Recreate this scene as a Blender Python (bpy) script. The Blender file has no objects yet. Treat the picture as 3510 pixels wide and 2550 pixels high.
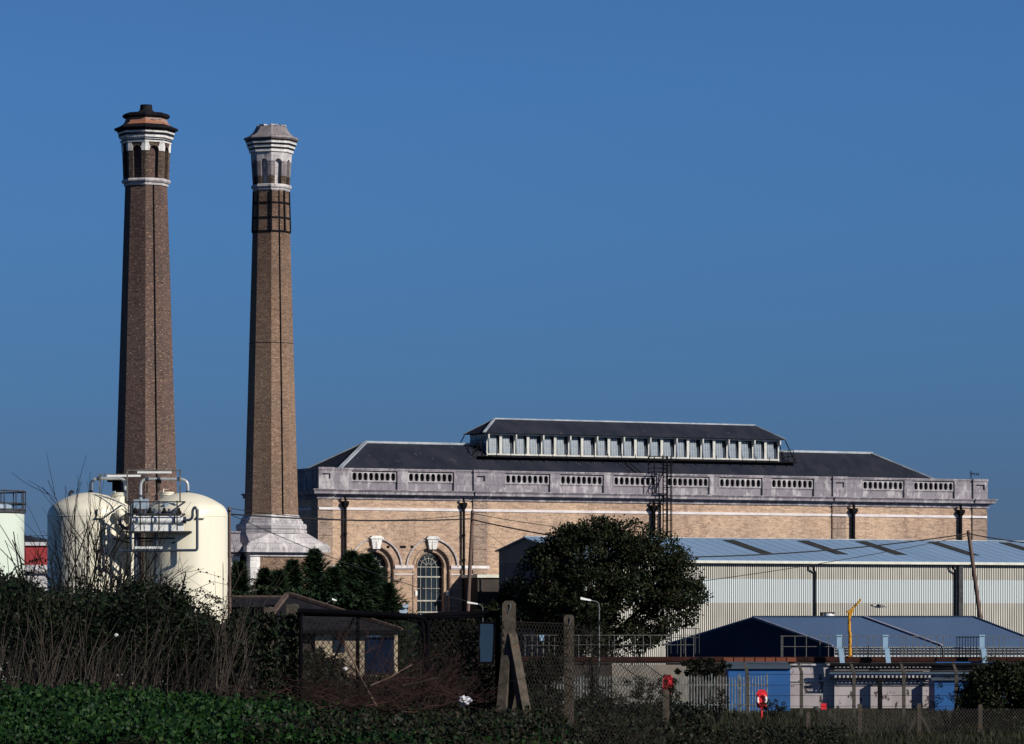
import bpy, math, random
from mathutils import Vector, Matrix, noise
random.seed(7)
R = math.radians
K = 12940.0; CX = 1755.0; HY = 2096.0; H = 4.5
scn = bpy.context.scene
COL = scn.collection

def X(px, Y): return (px - CX) / K * Y
def Z(py, Y): return H - (py - HY) / K * Y

# ------------------------------------------------------------------ materials
def newmat(name):
    m = bpy.data.materials.new(name); m.use_nodes = True
    nt = m.node_tree; nt.nodes.clear()
    out = nt.nodes.new('ShaderNodeOutputMaterial'); b = nt.nodes.new('ShaderNodeBsdfPrincipled')
    nt.links.new(b.outputs[0], out.inputs[0])
    return m, nt, b

def c4(c): return (c[0], c[1], c[2], 1.0)

class N:
    """small node builder"""
    def __init__(s, nt): s.nt = nt
    def node(s, t, **kw):
        n = s.nt.nodes.new(t)
        for k, v in kw.items(): setattr(n, k, v)
        return n
    def link(s, a, b): s.nt.links.new(a, b)
    def obj(s): return s.node('ShaderNodeTexCoord').outputs['Object']
    def mapping(s, vec, scale):
        n = s.node('ShaderNodeMapping'); n.inputs['Scale'].default_value = scale
        s.link(vec, n.inputs['Vector']); return n.outputs[0]
    def noise(s, vec, scale, detail=3, rough=.55):
        n = s.node('ShaderNodeTexNoise'); n.inputs['Scale'].default_value = scale
        n.inputs['Detail'].default_value = detail; n.inputs['Roughness'].default_value = rough
        if vec is not None: s.link(vec, n.inputs['Vector'])
        return n.outputs[0]
    def ramp(s, fac, stops):
        n = s.node('ShaderNodeValToRGB'); e = n.color_ramp.elements
        while len(e) < len(stops): e.new(.5)
        for el, (p, c) in zip(e, stops): el.position = p; el.color = c4(c)
        s.link(fac, n.inputs[0]); return n.outputs[0]
    def mix(s, fac, a, b, mode='MIX'):
        n = s.node('ShaderNodeMix', data_type='RGBA', blend_type=mode)
        for v, i in ((fac, 0), (a, 6), (b, 7)):
            if isinstance(v, (int, float)): n.inputs[i].default_value = v
            elif isinstance(v, tuple): n.inputs[i].default_value = c4(v)
            else: s.link(v, n.inputs[i])
        return n.outputs[2]
    def bump(s, h, bsdf, strength=.3, dist=.02):
        n = s.node('ShaderNodeBump'); n.inputs['Strength'].default_value = strength
        n.inputs['Distance'].default_value = dist
        s.link(h, n.inputs['Height']); s.link(n.outputs[0], bsdf.inputs['Normal'])

def plain(name, a, b=None, rough=.7, scale=1.5, metal=0, spots=None, stretch=(1, 1, 1), lo=.35, hi=.65, bump=0):
    """two tone mottled surface; spots = (colour, threshold, scale)"""
    m, nt, bs = newmat(name); g = N(nt); b = b or tuple(v * .75 for v in a)
    v = g.mapping(g.obj(), stretch)
    n = g.noise(v, scale, 5)
    col = g.ramp(n, [(lo, a), (hi, b)])
    if spots:
        n2 = g.noise(v, spots[2], 4, .65)
        f = g.ramp(n2, [(spots[1], (0, 0, 0)), (spots[1] + .04, (1, 1, 1))])
        col = g.mix(f, col, spots[0])
    g.link(col, bs.inputs['Base Color'])
    bs.inputs['Roughness'].default_value = rough; bs.inputs['Metallic'].default_value = metal
    if rough >= .7: bs.inputs['Specular IOR Level'].default_value = .2 if rough < .94 else .05
    if bump: g.bump(n, bs, bump, .03)
    return m

def wallvec(g):
    """vector (distance along the wall, height) for any upright face"""
    geo = g.node('ShaderNodeNewGeometry')
    cr = g.node('ShaderNodeVectorMath', operation='CROSS_PRODUCT'); g.link(geo.outputs['True Normal'], cr.inputs[0]); cr.inputs[1].default_value = (0, 0, 1)
    nn = g.node('ShaderNodeVectorMath', operation='NORMALIZE'); g.link(cr.outputs[0], nn.inputs[0])
    dt = g.node('ShaderNodeVectorMath', operation='DOT_PRODUCT'); g.link(nn.outputs[0], dt.inputs[0]); g.link(geo.outputs['Position'], dt.inputs[1])
    sp = g.node('ShaderNodeSeparateXYZ'); g.link(geo.outputs['Position'], sp.inputs[0])
    cb = g.node('ShaderNodeCombineXYZ'); g.link(dt.outputs['Value'], cb.inputs[0]); g.link(sp.outputs[2], cb.inputs[1])
    return cb.outputs[0], sp.outputs[2], geo.outputs['Position']

def brickmat(name, a, b, mortar, dark, light, big=None, darktop=None, bw=.23, bh=.078):
    m, nt, bs = newmat(name); g = N(nt)
    v, z, pos = wallvec(g)
    br = g.node('ShaderNodeTexBrick'); g.link(v, br.inputs['Vector'])
    br.inputs['Color1'].default_value = c4(a); br.inputs['Color2'].default_value = c4(b); br.inputs['Mortar'].default_value = c4(mortar)
    br.inputs['Scale'].default_value = 1; br.inputs['Mortar Size'].default_value = .007
    br.inputs['Brick Width'].default_value = bw; br.inputs['Row Height'].default_value = bh
    col = br.outputs[0]
    n = g.noise(pos, .35, 5)
    col = g.mix(g.ramp(n, [(.34, (0, 0, 0)), (.66, (.8, .8, .8))]), col, big or tuple(x * .6 for x in a))
    nb = g.noise(g.mapping(pos, (1, 1, .45)), .16, 4, .6)
    col = g.mix(g.ramp(nb, [(.38, (.0,) * 3), (.66, (.75,) * 3)]), col, (.62, .58, .60), 'MULTIPLY')
    cn = g.noise(g.mapping(v, (1.5, 5.2, 1)), 1.0, 3, .75)
    col = g.mix(1.0, col, g.ramp(cn, [(.32, (.58, .56, .57)), (.5, (.95, .94, .93)), (.68, (1.28, 1.24, 1.2))]), 'MULTIPLY')
    ps = g.noise(g.mapping(pos, (1.3, 1.3, .07)), 1.0, 4, .6)
    col = g.mix(g.ramp(ps, [(.52, (0, 0, 0)), (.70, (.6, .6, .6))]), col, (.62, .57, .58), 'MULTIPLY')
    sv = g.mapping(v, (6.5, 13, 1))
    s1 = g.noise(sv, 1.0, 1, .4)
    col = g.mix(g.ramp(s1, [(.61, (0, 0, 0)), (.70, (.75, .75, .75))]), col, light)
    sv2 = g.mapping(v, (5.6, 10.5, 1))
    n2 = g.node('ShaderNodeTexNoise'); n2.inputs['Scale'].default_value = 1; n2.inputs['Detail'].default_value = 2
    ad = g.node('ShaderNodeVectorMath', operation='ADD'); ad.inputs[1].default_value = (37, 11, 5); g.link(sv2, ad.inputs[0]); g.link(ad.outputs[0], n2.inputs['Vector'])
    col = g.mix(g.ramp(n2.outputs[0], [(.61, (0, 0, 0)), (.68, (.9, .9, .9))]), col, dark)
    if darktop:
        mr = g.node('ShaderNodeMapRange'); mr.inputs[1].default_value = darktop[0]; mr.inputs[2].default_value = darktop[1]
        g.link(z, mr.inputs[0]); nz = g.noise(pos, .8, 4)
        mm = g.node('ShaderNodeMath', operation='MULTIPLY'); g.link(mr.outputs[0], mm.inputs[0]); g.link(g.ramp(nz, [(.25, (.35,) * 3), (.6, (1,) * 3)]), mm.inputs[1])
        col = g.mix(mm.outputs[0], col, darktop[2], 'MULTIPLY')
    g.link(col, bs.inputs['Base Color']); bs.inputs['Roughness'].default_value = .9
    g.bump(br.outputs[1], bs, .25, .01)
    return m

def stonemat(name, a, b, stain, pale, blk=(1.35, .55)):
    m, nt, bs = newmat(name); g = N(nt)
    v, z, pos = wallvec(g)
    br = g.node('ShaderNodeTexBrick'); g.link(v, br.inputs['Vector'])
    br.inputs['Color1'].default_value = c4(a); br.inputs['Color2'].default_value = c4(b); br.inputs['Mortar'].default_value = c4(tuple(x * .35 for x in a))
    br.inputs['Scale'].default_value = 1; br.inputs['Mortar Size'].default_value = .012
    br.inputs['Brick Width'].default_value = blk[0]; br.inputs['Row Height'].default_value = blk[1]
    col = br.outputs[0]
    st = g.mapping(pos, (1.6, 1.6, .7))
    n = g.noise(st, 1.1, 6, .65)
    col = g.mix(g.ramp(n, [(.5, (0, 0, 0)), (.62, (.8, .8, .8))]), col, pale)
    n2 = g.noise(g.mapping(pos, (3, 3, .9)), 1.3, 6, .7)
    col = g.mix(g.ramp(n2, [(.55, (0, 0, 0)), (.68, (.85, .85, .85))]), col, stain)
    g.link(col, bs.inputs['Base Color']); bs.inputs['Roughness'].default_value = .85
    g.bump(n2, bs, .3, .02)
    return m

def leafmat(name, cols, rough=.55, trans=.12):
    m, nt, bs = newmat(name); g = N(nt)
    geo = g.node('ShaderNodeNewGeometry')
    col = g.ramp(geo.outputs['Random Per Island'], [(i / max(1, len(cols) - 1), c) for i, c in enumerate(cols)])
    g.link(col, bs.inputs['Base Color']); bs.inputs['Roughness'].default_value = rough
    bs.inputs['Specular IOR Level'].default_value = .12
    return m

M = {}
M['brick_house'] = brickmat('yellow stock brick', (.60, .435, .31), (.51, .365, .262), (.42, .31, .23), (.20, .13, .10), (.68, .52, .37), (.42, .305, .235))
M['brick_quoin'] = brickmat('weathered quoin brick', (.38, .285, .22), (.32, .235, .185), (.3, .225, .18), (.14, .10, .085), (.5, .39, .29), (.27, .205, .17))
M['brick_ch1'] = brickmat('sooty purple brick', (.180, .108, .090), (.120, .074, .065), (.11, .08, .068), (.014, .011, .011), (.40, .27, .16), (.10, .072, .066), (22, 34, (.72, .68, .7)))
M['brick_ch2'] = brickmat('buff chimney brick', (.31, .20, .138), (.235, .152, .108), (.18, .122, .088), (.05, .035, .026), (.52, .38, .24), (.21, .15, .11), (20, 33, (.52, .47, .48)))
M['brick_soot'] = brickmat('sooted crown brick', (.11, .075, .055), (.07, .05, .042), (.06, .045, .04), (.008, .007, .007), (.36, .24, .12), (.06, .045, .04))
M['stone'] = stonemat('lilac grey weathered stone', (.225, .205, .24), (.185, .17, .20), (.085, .08, .095), (.44, .42, .44))
M['stone_pale'] = stonemat('pale portland stone', (.44, .415, .435), (.36, .34, .365), (.13, .12, .125), (.62, .60, .60), (.9, .4))
M['stone_mid'] = stonemat('parapet panel stone', (.34, .32, .34), (.29, .27, .295), (.11, .10, .11), (.5, .48, .49), (.9, .4))
M['stone_white'] = stonemat('bright white stone', (.66, .65, .64), (.56, .55, .56), (.25, .23, .22), (.85, .84, .82), (1.1, .5))
M['stone_grey'] = stonemat('grey dressed stone', (.21, .185, .20), (.165, .148, .162), (.07, .06, .062), (.30, .275, .28), (.9, .68))
M['stone_black'] = plain('soot black stone and shadow lines', (.008, .008, .011), (.018, .017, .02), .95, 2)  # also colours the painted shadow lines between the corbel bands
M['terracotta'] = plain('rust streaked terracotta', (.27, .19, .16), (.30, .125, .075), .8, 1.0, stretch=(.5, .5, 3.6), lo=.42, hi=.56, spots=((.045, .035, .035), .60, 2.2))
M['white_string'] = plain('white painted string', (.70, .67, .68), (.56, .51, .53), .7, 1.2, spots=((.4, .33, .32), .7, 2))
M['slate'] = plain('dark slate', (.010, .014, .026), (.022, .024, .037), .85, .9, spots=((.045, .042, .052), .64, 2.2), stretch=(1, .4, 1))
M['lead'] = plain('lead flashing', (.24, .28, .34), (.42, .46, .5), .7, 1.2)
M['iron'] = plain('black iron', (.006, .006, .008), (.013, .013, .015), .95, 3)
M['iron_grey'] = plain('weathered iron', (.025, .027, .032), (.06, .06, .066), .7, 3)
M['white_wood'] = plain('white painted wood', (.60, .60, .56), (.46, .46, .44), .7, 2.5, spots=((.3, .29, .27), .72, 4))
M['glass_lantern'] = plain('glass with painted sky tint', (.035, .075, .13), (.10, .17, .26), .2, 2.4)  # sky reflection in the panes is put into the base colour
M['glass_dark'] = plain('dark window glass', (.008, .012, .020), (.022, .034, .052), .12, .5)
M['cream_bar'] = plain('cream glazing bar', (.48, .47, .41), (.34, .33, .30), .7, 3)
M['shed_roof'] = plain('sky blue sheet roof', (.215, .33, .50), (.185, .29, .45), .5, .25, stretch=(1, .15, 1))
M['skylight'] = plain('dirty rooflight', (.022, .023, .024), (.04, .041, .04), .8, 2)
M['shed_gable'] = plain('blue grey cladding darkened for shade', (.075, .115, .145), (.065, .10, .13), .7, .5)  # base colour lowered to carry the shade of the unlit gable
M['gutter_white'] = plain('cream gutter', (.64, .64, .56), (.52, .52, .46), .6, 2)
M['blue_roof'] = plain('slate blue sheet roof', (.088, .148, .27), (.075, .128, .235), .6, .3, stretch=(1, .2, 1))
M['blue_roof_strip'] = plain('pale roof seam', (.25, .26, .34), None, .6, 2)
M['blue_gable'] = plain('navy cladding', (.022, .043, .085), (.017, .034, .068), .8, .6)
M['cream_tank'] = plain('cream tank paint', (.78, .735, .61), (.70, .665, .54), .4, .9, spots=((.50, .45, .36), .64, 1.5), stretch=(2.0, 2.0, .14))
M['green_tank'] = plain('pale green tank paint', (.58, .66, .58), (.52, .60, .53), .5, .6, stretch=(1, 1, .25))
M['pipe_grey'] = plain('blue grey pipe paint', (.038, .054, .085), (.03, .042, .066), .4, 3)
M['pipe_light'] = plain('galvanised pipe', (.46, .48, .50), (.36, .38, .40), .3, 3, metal=.2)
M['lag_white'] = plain('white lagging', (.84, .85, .84), (.76, .78, .78), .4, 4)
M['box_blue'] = plain('pale blue panel box', (.34, .43, .52), (.26, .33, .42), .5, 3)
M['red_clad'] = plain('faded red cladding', (.40, .055, .06), (.33, .045, .05), .8, .6)
M['white_clad'] = plain('white fascia', (.72, .70, .72), (.55, .53, .56), .6, 2)
M['wood_pole'] = plain('creosoted pole', (.10, .065, .055), (.15, .105, .09), .8, 2, stretch=(4, 4, .6))
M['wire'] = plain('black cable', (.012, .012, .014), None, .6)
M['concrete_post'] = plain('lichened concrete', (.098, .080, .067), (.05, .046, .036), .95, 11, spots=((.18, .08, .03), .64, 6), bump=.5)
M['concrete_beige'] = plain('beige concrete', (.26, .235, .20), (.19, .17, .15), .9, 1.5)
M['coping'] = plain('red brown coping brick', (.055, .020, .016), (.022, .012, .011), .95, 1.3)
M['dark_render'] = plain('dark render', (.035, .03, .03), (.055, .045, .04), .85, 1)
M['blue_paint'] = plain('bright blue paint', (.012, .10, .32), (.009, .078, .25), .6, .8)
M['blue_pale'] = plain('pale blue painted steel', (.30, .45, .60), (.24, .38, .52), .5, 3, spots=((.16, .2, .25), .72, 5))
M['yellow'] = plain('chipped yellow paint', (.58, .29, .025), (.48, .22, .02), .7, 3, spots=((.12, .05, .02), .54, 5))
M['red_plastic'] = plain('red plastic', (.72, .03, .045), (.62, .022, .035), .4, 3)
M['galv'] = plain('galvanised steel', (.20, .225, .225), (.07, .08, .085), .7, 4)
M['rail'] = plain('weathered rail', (.17, .175, .165), (.08, .083, .08), .8, 4)
M['black_tube'] = plain('black painted tube', (.002, .0022, .0035), (.004, .004, .006), .95, 3)
M['mesh_wire'] = plain('rusty black wire mesh', (.007, .006, .006), (.016, .013, .011), .9, 6)
M['sign_blue'] = plain('weathered blue sign back', (.020, .043, .078), (.028, .055, .095), .95, 1.5)
M['bark'] = plain('dark bark', (.028, .022, .018), (.055, .042, .034), .9, 5, stretch=(3, 3, .6))
M['twig'] = plain('dark twig', (.010, .009, .010), (.019, .016, .016), .95, 6)
M['straw'] = plain('dead tan stalk', (.10, .082, .070), (.045, .036, .032), .95, 5)
M['stalk_dark'] = plain('dark dead stalk', (.026, .021, .021), (.014, .012, .013), .95, 5)
M['redtwig'] = plain('red brown brushwood', (.055, .030, .027), (.022, .015, .015), .95, 6)
M['leaf_tree'] = leafmat('evergreen leaf', [(.005, .010, .005), (.010, .018, .008), (.015, .022, .009), (.020, .024, .010), (.026, .021, .011)])
M['leaf_conifer'] = leafmat('conifer spray', [(.006, .015, .009), (.012, .026, .012), (.020, .038, .014), (.010, .024, .014), (.028, .044, .018)])
M['leaf_hedge'] = leafmat('bramble leaf', [(.003, .006, .004), (.006, .011, .006), (.010, .022, .007), (.007, .010, .007), (.018, .014, .009)])
M['leaf_ivy'] = leafmat('ivy leaf', [(.003, .010, .004), (.006, .024, .007), (.014, .044, .009), (.005, .018, .006), (.024, .058, .010)])
M['leaf_brown'] = leafmat('withered bush leaf', [(.005, .008, .005), (.010, .011, .007), (.021, .015, .010), (.007, .015, .006), (.014, .020, .008)])
M['grass'] = leafmat('rough grass', [(.012, .015, .009), (.020, .024, .012), (.034, .030, .018), (.012, .020, .009)])
M['litter'] = plain('crumpled grey plastic', (.32, .32, .42), (.6, .6, .66), .4, 8)
M['litter_white'] = plain('torn white paper', (.7, .7, .7), None, .6, 8)
M['cream_brick'] = brickmat('cream hut brick', (.50, .42, .30), (.43, .36, .26), (.3, .25, .18), (.16, .12, .09), (.6, .52, .38))
M['tile_roof'] = plain('lichened tile roof', (.010, .011, .016), (.020, .019, .023), .95, 1.6, spots=((.05, .042, .040), .68, 3), bump=.4)
M['tile_ridge'] = plain('brown ridge tile', (.07, .048, .042), (.12, .088, .078), .95, 3)
M['hut_door'] = plain('faded navy door', (.006, .016, .045), (.004, .011, .03), .95, 1)
M['gull_grey'] = plain('grey gull feather', (.16, .165, .17), (.22, .22, .22), .7, 8)
M['gull_white'] = plain('white feather', (.78, .78, .78), None, .7, 8)
M['gull_black'] = plain('black feather', (.012, .012, .013), None, .7, 8)

def ribmat(name, hi, lo, groove, pitch, gw, band=None):
    """profiled sheet: ribs along local x; grooves painted dark to stand in for their shade; band = (z0, z1, colour, groove colour)"""
    m, nt, bs = newmat(name); g = N(nt); o = g.obj()
    sp = g.node('ShaderNodeSeparateXYZ'); g.link(o, sp.inputs[0])
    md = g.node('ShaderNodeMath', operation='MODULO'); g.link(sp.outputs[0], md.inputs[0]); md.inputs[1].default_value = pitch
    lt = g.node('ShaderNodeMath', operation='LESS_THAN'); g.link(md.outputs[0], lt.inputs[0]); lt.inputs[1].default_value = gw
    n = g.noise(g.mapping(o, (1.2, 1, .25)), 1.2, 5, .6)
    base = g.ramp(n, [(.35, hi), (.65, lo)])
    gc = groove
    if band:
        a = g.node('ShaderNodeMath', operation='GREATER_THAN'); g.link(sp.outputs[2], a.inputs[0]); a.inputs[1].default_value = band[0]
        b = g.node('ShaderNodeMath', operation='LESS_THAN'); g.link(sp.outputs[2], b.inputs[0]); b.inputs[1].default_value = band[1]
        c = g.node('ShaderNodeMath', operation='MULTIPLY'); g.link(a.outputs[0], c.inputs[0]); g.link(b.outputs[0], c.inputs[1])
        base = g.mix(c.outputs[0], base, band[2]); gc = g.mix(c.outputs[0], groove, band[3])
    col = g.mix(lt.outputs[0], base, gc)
    g.link(col, bs.inputs['Base Color']); bs.inputs['Roughness'].default_value = .6
    return m

# ------------------------------------------------------------------ mesh builder
class MB:
    def __init__(s): s.v = []; s.f = []
    def add(s, vs, fs, m=None):
        o = len(s.v)
        s.v += [tuple(m @ Vector(p)) for p in vs] if m is not None else [tuple(p) for p in vs]
        s.f += [tuple(i + o for i in f) for f in fs]
        return s
    def box(s, x0, x1, y0, y1, z0, z1, m=None):
        return s.add([(x0, y0, z0), (x1, y0, z0), (x1, y1, z0), (x0, y1, z0), (x0, y0, z1), (x1, y0, z1), (x1, y1, z1), (x0, y1, z1)],
                     [(0, 3, 2, 1), (4, 5, 6, 7), (0, 1, 5, 4), (1, 2, 6, 5), (2, 3, 7, 6), (3, 0, 4, 7)], m)
    def bar(s, a, b, w, h=None):
        """square bar between two points"""
        a = Vector(a); b = Vector(b); d = b - a; L = d.length
        if L < 1e-6: return s
        q = d.to_track_quat('Z', 'Y').to_matrix().to_4x4(); m = Matrix.Translation(a) @ q; h = h or w
        return s.box(-w / 2, w / 2, -h / 2, h / 2, 0, L, m)
    def tube(s, pts, r, n=8, r2=None, cap=True):
        pts = [Vector(p) for p in pts]; k = len(pts); r2 = r if r2 is None else r2
        o = len(s.v); up = None
        for i, p in enumerate(pts):
            if i == 0: d = pts[1] - p
            elif i == k - 1: d = p - pts[i - 1]
            else: d = (pts[i + 1] - p).normalized() + (p - pts[i - 1]).normalized()
            d.normalize()
            if up is None:
                up = Vector((0, 0, 1)) if abs(d.z) < .9 else Vector((1, 0, 0))
            x = d.cross(up).normalized(); y = x.cross(d).normalized(); up = y
            rr = r + (r2 - r) * i / (k - 1)
            for j in range(n):
                a = 2 * math.pi * j / n
                s.v.append(tuple(p + x * math.cos(a) * rr + y * math.sin(a) * rr))
        for i in range(k - 1):
            for j in range(n):
                a = o + i * n + j; b = o + i * n + (j + 1) % n
                s.f.append((a, b, b + n, a + n))
        if cap:
            s.f.append(tuple(o + j for j in range(n))[::-1]); s.f.append(tuple(o + (k - 1) * n + j for j in range(n)))
        return s
    def lathe(s, prof, n=8, a0=22.5, m=None, c=(0, 0), capb=True, capt=True):
        o = []; fs = []
        for (r, z) in prof:
            for j in range(n):
                a = R(a0) + 2 * math.pi * j / n
                o.append((c[0] + r * math.cos(a), c[1] + r * math.sin(a), z))
        for i in range(len(prof) - 1):
            for j in range(n):
                a = i * n + j; b = i * n + (j + 1) % n
                fs.append((a, b, b + n, a + n))
        if capb: fs.append(tuple(range(n))[::-1])
        if capt: fs.append(tuple((len(prof) - 1) * n + j for j in range(n)))
        return s.add(o, fs, m)
    def sphere(s, c, r, n=12, k=8, sz=1):
        pr = [(max(1e-4, r * math.sin(math.pi * i / k)), c[2] - r * sz * math.cos(math.pi * i / k)) for i in range(k + 1)]
        return s.lathe(pr, n, 0, None, (c[0], c[1]))
    def leaf(s, p, d, L, W, tri=False):
        d = Vector(d).normalized()
        t = Vector((random.gauss(0, 1), random.gauss(0, 1), random.gauss(0, 1))).cross(d)
        if t.length < 1e-4: t = Vector((1, 0, 0))
        t.normalize(); p = Vector(p); o = len(s.v)
        if tri:
            s.v += [tuple(p - t * W / 2), tuple(p + t * W / 2), tuple(p + d * L)]; s.f.append((o, o + 1, o + 2))
        else:
            s.v += [tuple(p), tuple(p + d * L * .5 + t * W / 2), tuple(p + d * L), tuple(p + d * L * .5 - t * W / 2)]
            s.f.append((o, o + 1, o + 2, o + 3))
        return s
    def build(s, name, mat, parent=None, smooth=False, label=None):
        me = bpy.data.meshes.new(name); me.from_pydata(s.v, [], s.f); me.update()
        if isinstance(mat, str): mat = M[mat]
        me.materials.append(mat)
        if smooth:
            me.polygons.foreach_set('use_smooth', [True] * len(me.polygons)); me.set_sharp_from_angle(angle=R(40))
        o = bpy.data.objects.new(name, me); COL.objects.link(o)
        if parent is not None: o.parent = parent
        if label: o['label'] = label
        return o

def tag(o, label, cat, group=None, kind=None):
    if label: o['label'] = label
    if cat: o['category'] = cat
    if group: o['group'] = group
    if kind: o['kind'] = kind
    return o
def thing(name, label, cat, loc=(0, 0, 0), rz=0, group=None):
    o = bpy.data.objects.new(name, None); COL.objects.link(o)
    o.location = loc; o.rotation_euler = (0, 0, rz); o.empty_display_size = .5
    return tag(o, label, cat, group)
def copy_tree(o, parent=None):
    c = o.copy(); COL.objects.link(c); c.parent = parent
    for ch in [q for q in bpy.data.objects if q.parent == o]: copy_tree(ch, c)
    return c
def smooth(t): t = max(0, min(1, t)); return t * t * (3 - 2 * t)

# ------------------------------------------------------------------ ground
def ground(x, Y):
    if Y < 24: zl = H - 1.6
    elif Y < 34: zl = H - 1.6 + .42 * smooth((Y - 24) / 10)
    elif Y < 60: zl = H - 1.18
    else: zl = (H - 1.18) * (1 - smooth((Y - 60) / 55))
    if Y < 30: zr = H - 1.6
    else: zr = max(0, (H - 1.6) * (1 - (Y - 30) / 88))
    w = smooth((x - .25) / 1.3)
    z = zl * (1 - w) + zr * w
    return z + .05 * noise.noise((x * .4, Y * .25, 0)) * (1 if Y < 120 else .5)

g = MB()
ys = [-40, -20, 0, 10] + [20 + 1.5 * i for i in range(80)] + [145 + 8 * i for i in range(25)] + [360, 420, 520, 700, 1000, 1600, 2600, 4500]
xs = [-3000, -1200, -500, -200, -100, -60] + [-40 + 1.25 * i for i in range(73)] + [60, 80, 110, 160, 260, 500, 1200, 3000]
for y in ys:
    for x in xs: g.v.append((x, y, ground(x, y)))
nx = len(xs)
for j in range(len(ys) - 1):
    for i in range(nx - 1):
        a = j * nx + i; g.f.append((a, a + 1, a + nx + 1, a + nx))
M['earth'] = plain('rough grass and earth', (.018, .020, .011), (.032, .030, .018), .95, .9, spots=((.012, .018, .008), .6, 3))
tag(g.build('ground', 'earth', smooth=True), None, None, kind='structure')

# ------------------------------------------------------------------ engine house frame
TH = R(26.3); ct, st = math.cos(TH), math.sin(TH); Y0 = 270.0; x0 = X(1092, Y0); LEN = 56.7; WID = 12.7
def fs(px, t=0.0):
    r = (px - CX) / K
    return (r * (Y0 + ct * t) - x0 + st * t) / (ct - r * st)
def yd(s, t=0.0): return Y0 + s * st + t * ct
def zf(py, s, t=0.0): return Z(py, yd(s, t))

def arch_cell(mbw, u0, u1, z0, z1, uc, a, zb, zs, depth, y=0.0, seg=20, reveal=None, frame=lambda u, z, d: (u, d, z)):
    """wall panel u0..u1 x z0..z1 with an arched opening; frame maps (u, z, depth)"""
    def q(pts, m=mbw): m.add([frame(*p) for p in pts], [tuple(range(len(pts)))])
    q([(u0, z0, y), (uc - a, z0, y), (uc - a, zs, y), (u0, zs, y)])
    q([(uc + a, z0, y), (u1, z0, y), (u1, zs, y), (uc + a, zs, y)])
    if zb > z0 + 1e-3: q([(uc - a, z0, y), (uc + a, z0, y), (uc + a, zb, y), (uc - a, zb, y)])
    q([(u0, zs, y), (uc - a, zs, y), (uc - a, z1, y), (u0, z1, y)]); q([(uc + a, zs, y), (u1, zs, y), (u1, z1, y), (uc + a, z1, y)])
    pts = [(uc - a * math.cos(math.pi * i / seg), zs + a * math.sin(math.pi * i / seg)) for i in range(seg + 1)]
    for (p, z), (p2, zz) in zip(pts, pts[1:]): q([(p, z, y), (p2, zz, y), (p2, z1, y), (p, z1, y)])
    rv = reveal or mbw
    out = [(uc - a, zb)] + pts + [(uc + a, zb)]
    for (p, z), (p2, zz) in zip(out, out[1:]): q([(p, z, y), (p, z, y + depth), (p2, zz, y + depth), (p2, zz, y)], rv)

def arch_ring(m, uc, zs, r0, r1, y0, y1, a0=0, a1=180, seg=24):
    vs = []; k = seg + 1
    for i in range(k):
        a = R(a0 + (a1 - a0) * i / seg); c, s = math.cos(a), math.sin(a)
        vs += [(uc + r0 * c, y0, zs + r0 * s), (uc + r1 * c, y0, zs + r1 * s), (uc + r1 * c, y1, zs + r1 * s), (uc + r0 * c, y1, zs + r0 * s)]
    f = []
    for i in range(seg):
        o = i * 4
        for j in range(4): f.append((o + j, o + (j + 1) % 4, o + 4 + (j + 1) % 4, o + 4 + j))
    f += [(0, 1, 2, 3), (seg * 4 + 3, seg * 4 + 2, seg * 4 + 1, seg * 4)]
    m.add(vs, f)

eh = thing('engine_house', 'long buff brick engine house with stone parapet of oval openings and a glazed roof lantern', 'building', (x0, Y0, 0), TH)
S1, S2 = fs(1287), fs(1480)
ZSP = zf(1943, S2)
wall = MB()
b1 = (S1 + S2) / 2
ZW = 12.58
arch_cell(wall, S1 - 2.2, b1, 0, ZW, S1, 1.42, .8, ZSP, .22)
arch_cell(wall, b1, S2 + 2.2, 0, ZW, S2, 1.42, .8, ZSP, .22)
for c in (S1, S2):       # inner order of the arch, set back
    arch_cell(wall, c - 1.6, c + 1.6, .8, ZSP + 1.6, c, 1.07, .8, ZSP, .45, .22)
wall.add([(0, 0, 0), (S1 - 2.2, 0, 0), (S1 - 2.2, 0, ZW), (0, 0, ZW)], [(0, 1, 2, 3)])
wall.add([(S2 + 2.2, 0, 0), (LEN, 0, 0), (LEN, 0, ZW), (S2 + 2.2, 0, ZW)], [(0, 1, 2, 3)])
wall.add([(0, 0, 0), (0, WID, 0), (0, WID, ZW), (0, 0, ZW), (LEN, 0, 0), (LEN, WID, 0), (LEN, WID, ZW), (LEN, 0, ZW)], [(1, 0, 3, 2), (4, 5, 6, 7), (5, 1, 2, 6), (3, 7, 6, 2)])
wall.build('wall', 'brick_house', eh)
# rusticated pilasters
PIL = [(0, fs(1139)), (fs(1620), fs(1668)), (fs(2851), fs(2898)), (fs(3331), LEN)]
for (a, b) in PIL:
    p = MB(); z = 0.0
    ztop = 11.72
    p.box(a + .03, b - .03, -.07, .02, 0, ZW - .02)
    while z < ztop - .1:
        z1 = min(z + .86, ztop); p.box(a, b, -.12, -.071, z, z1); z = z1 + .045
    p.box(a, b, -.12, -.071, 12.02, 12.55)
    if a == 0: p.box(-.1, -.003, -.12, 1.1, 0, 12.5)
    if b == LEN: p.box(LEN + .003, LEN + .1, -.12, 1.1, 0, 12.5)
    p.build('pilaster', 'brick_quoin', eh)
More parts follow.
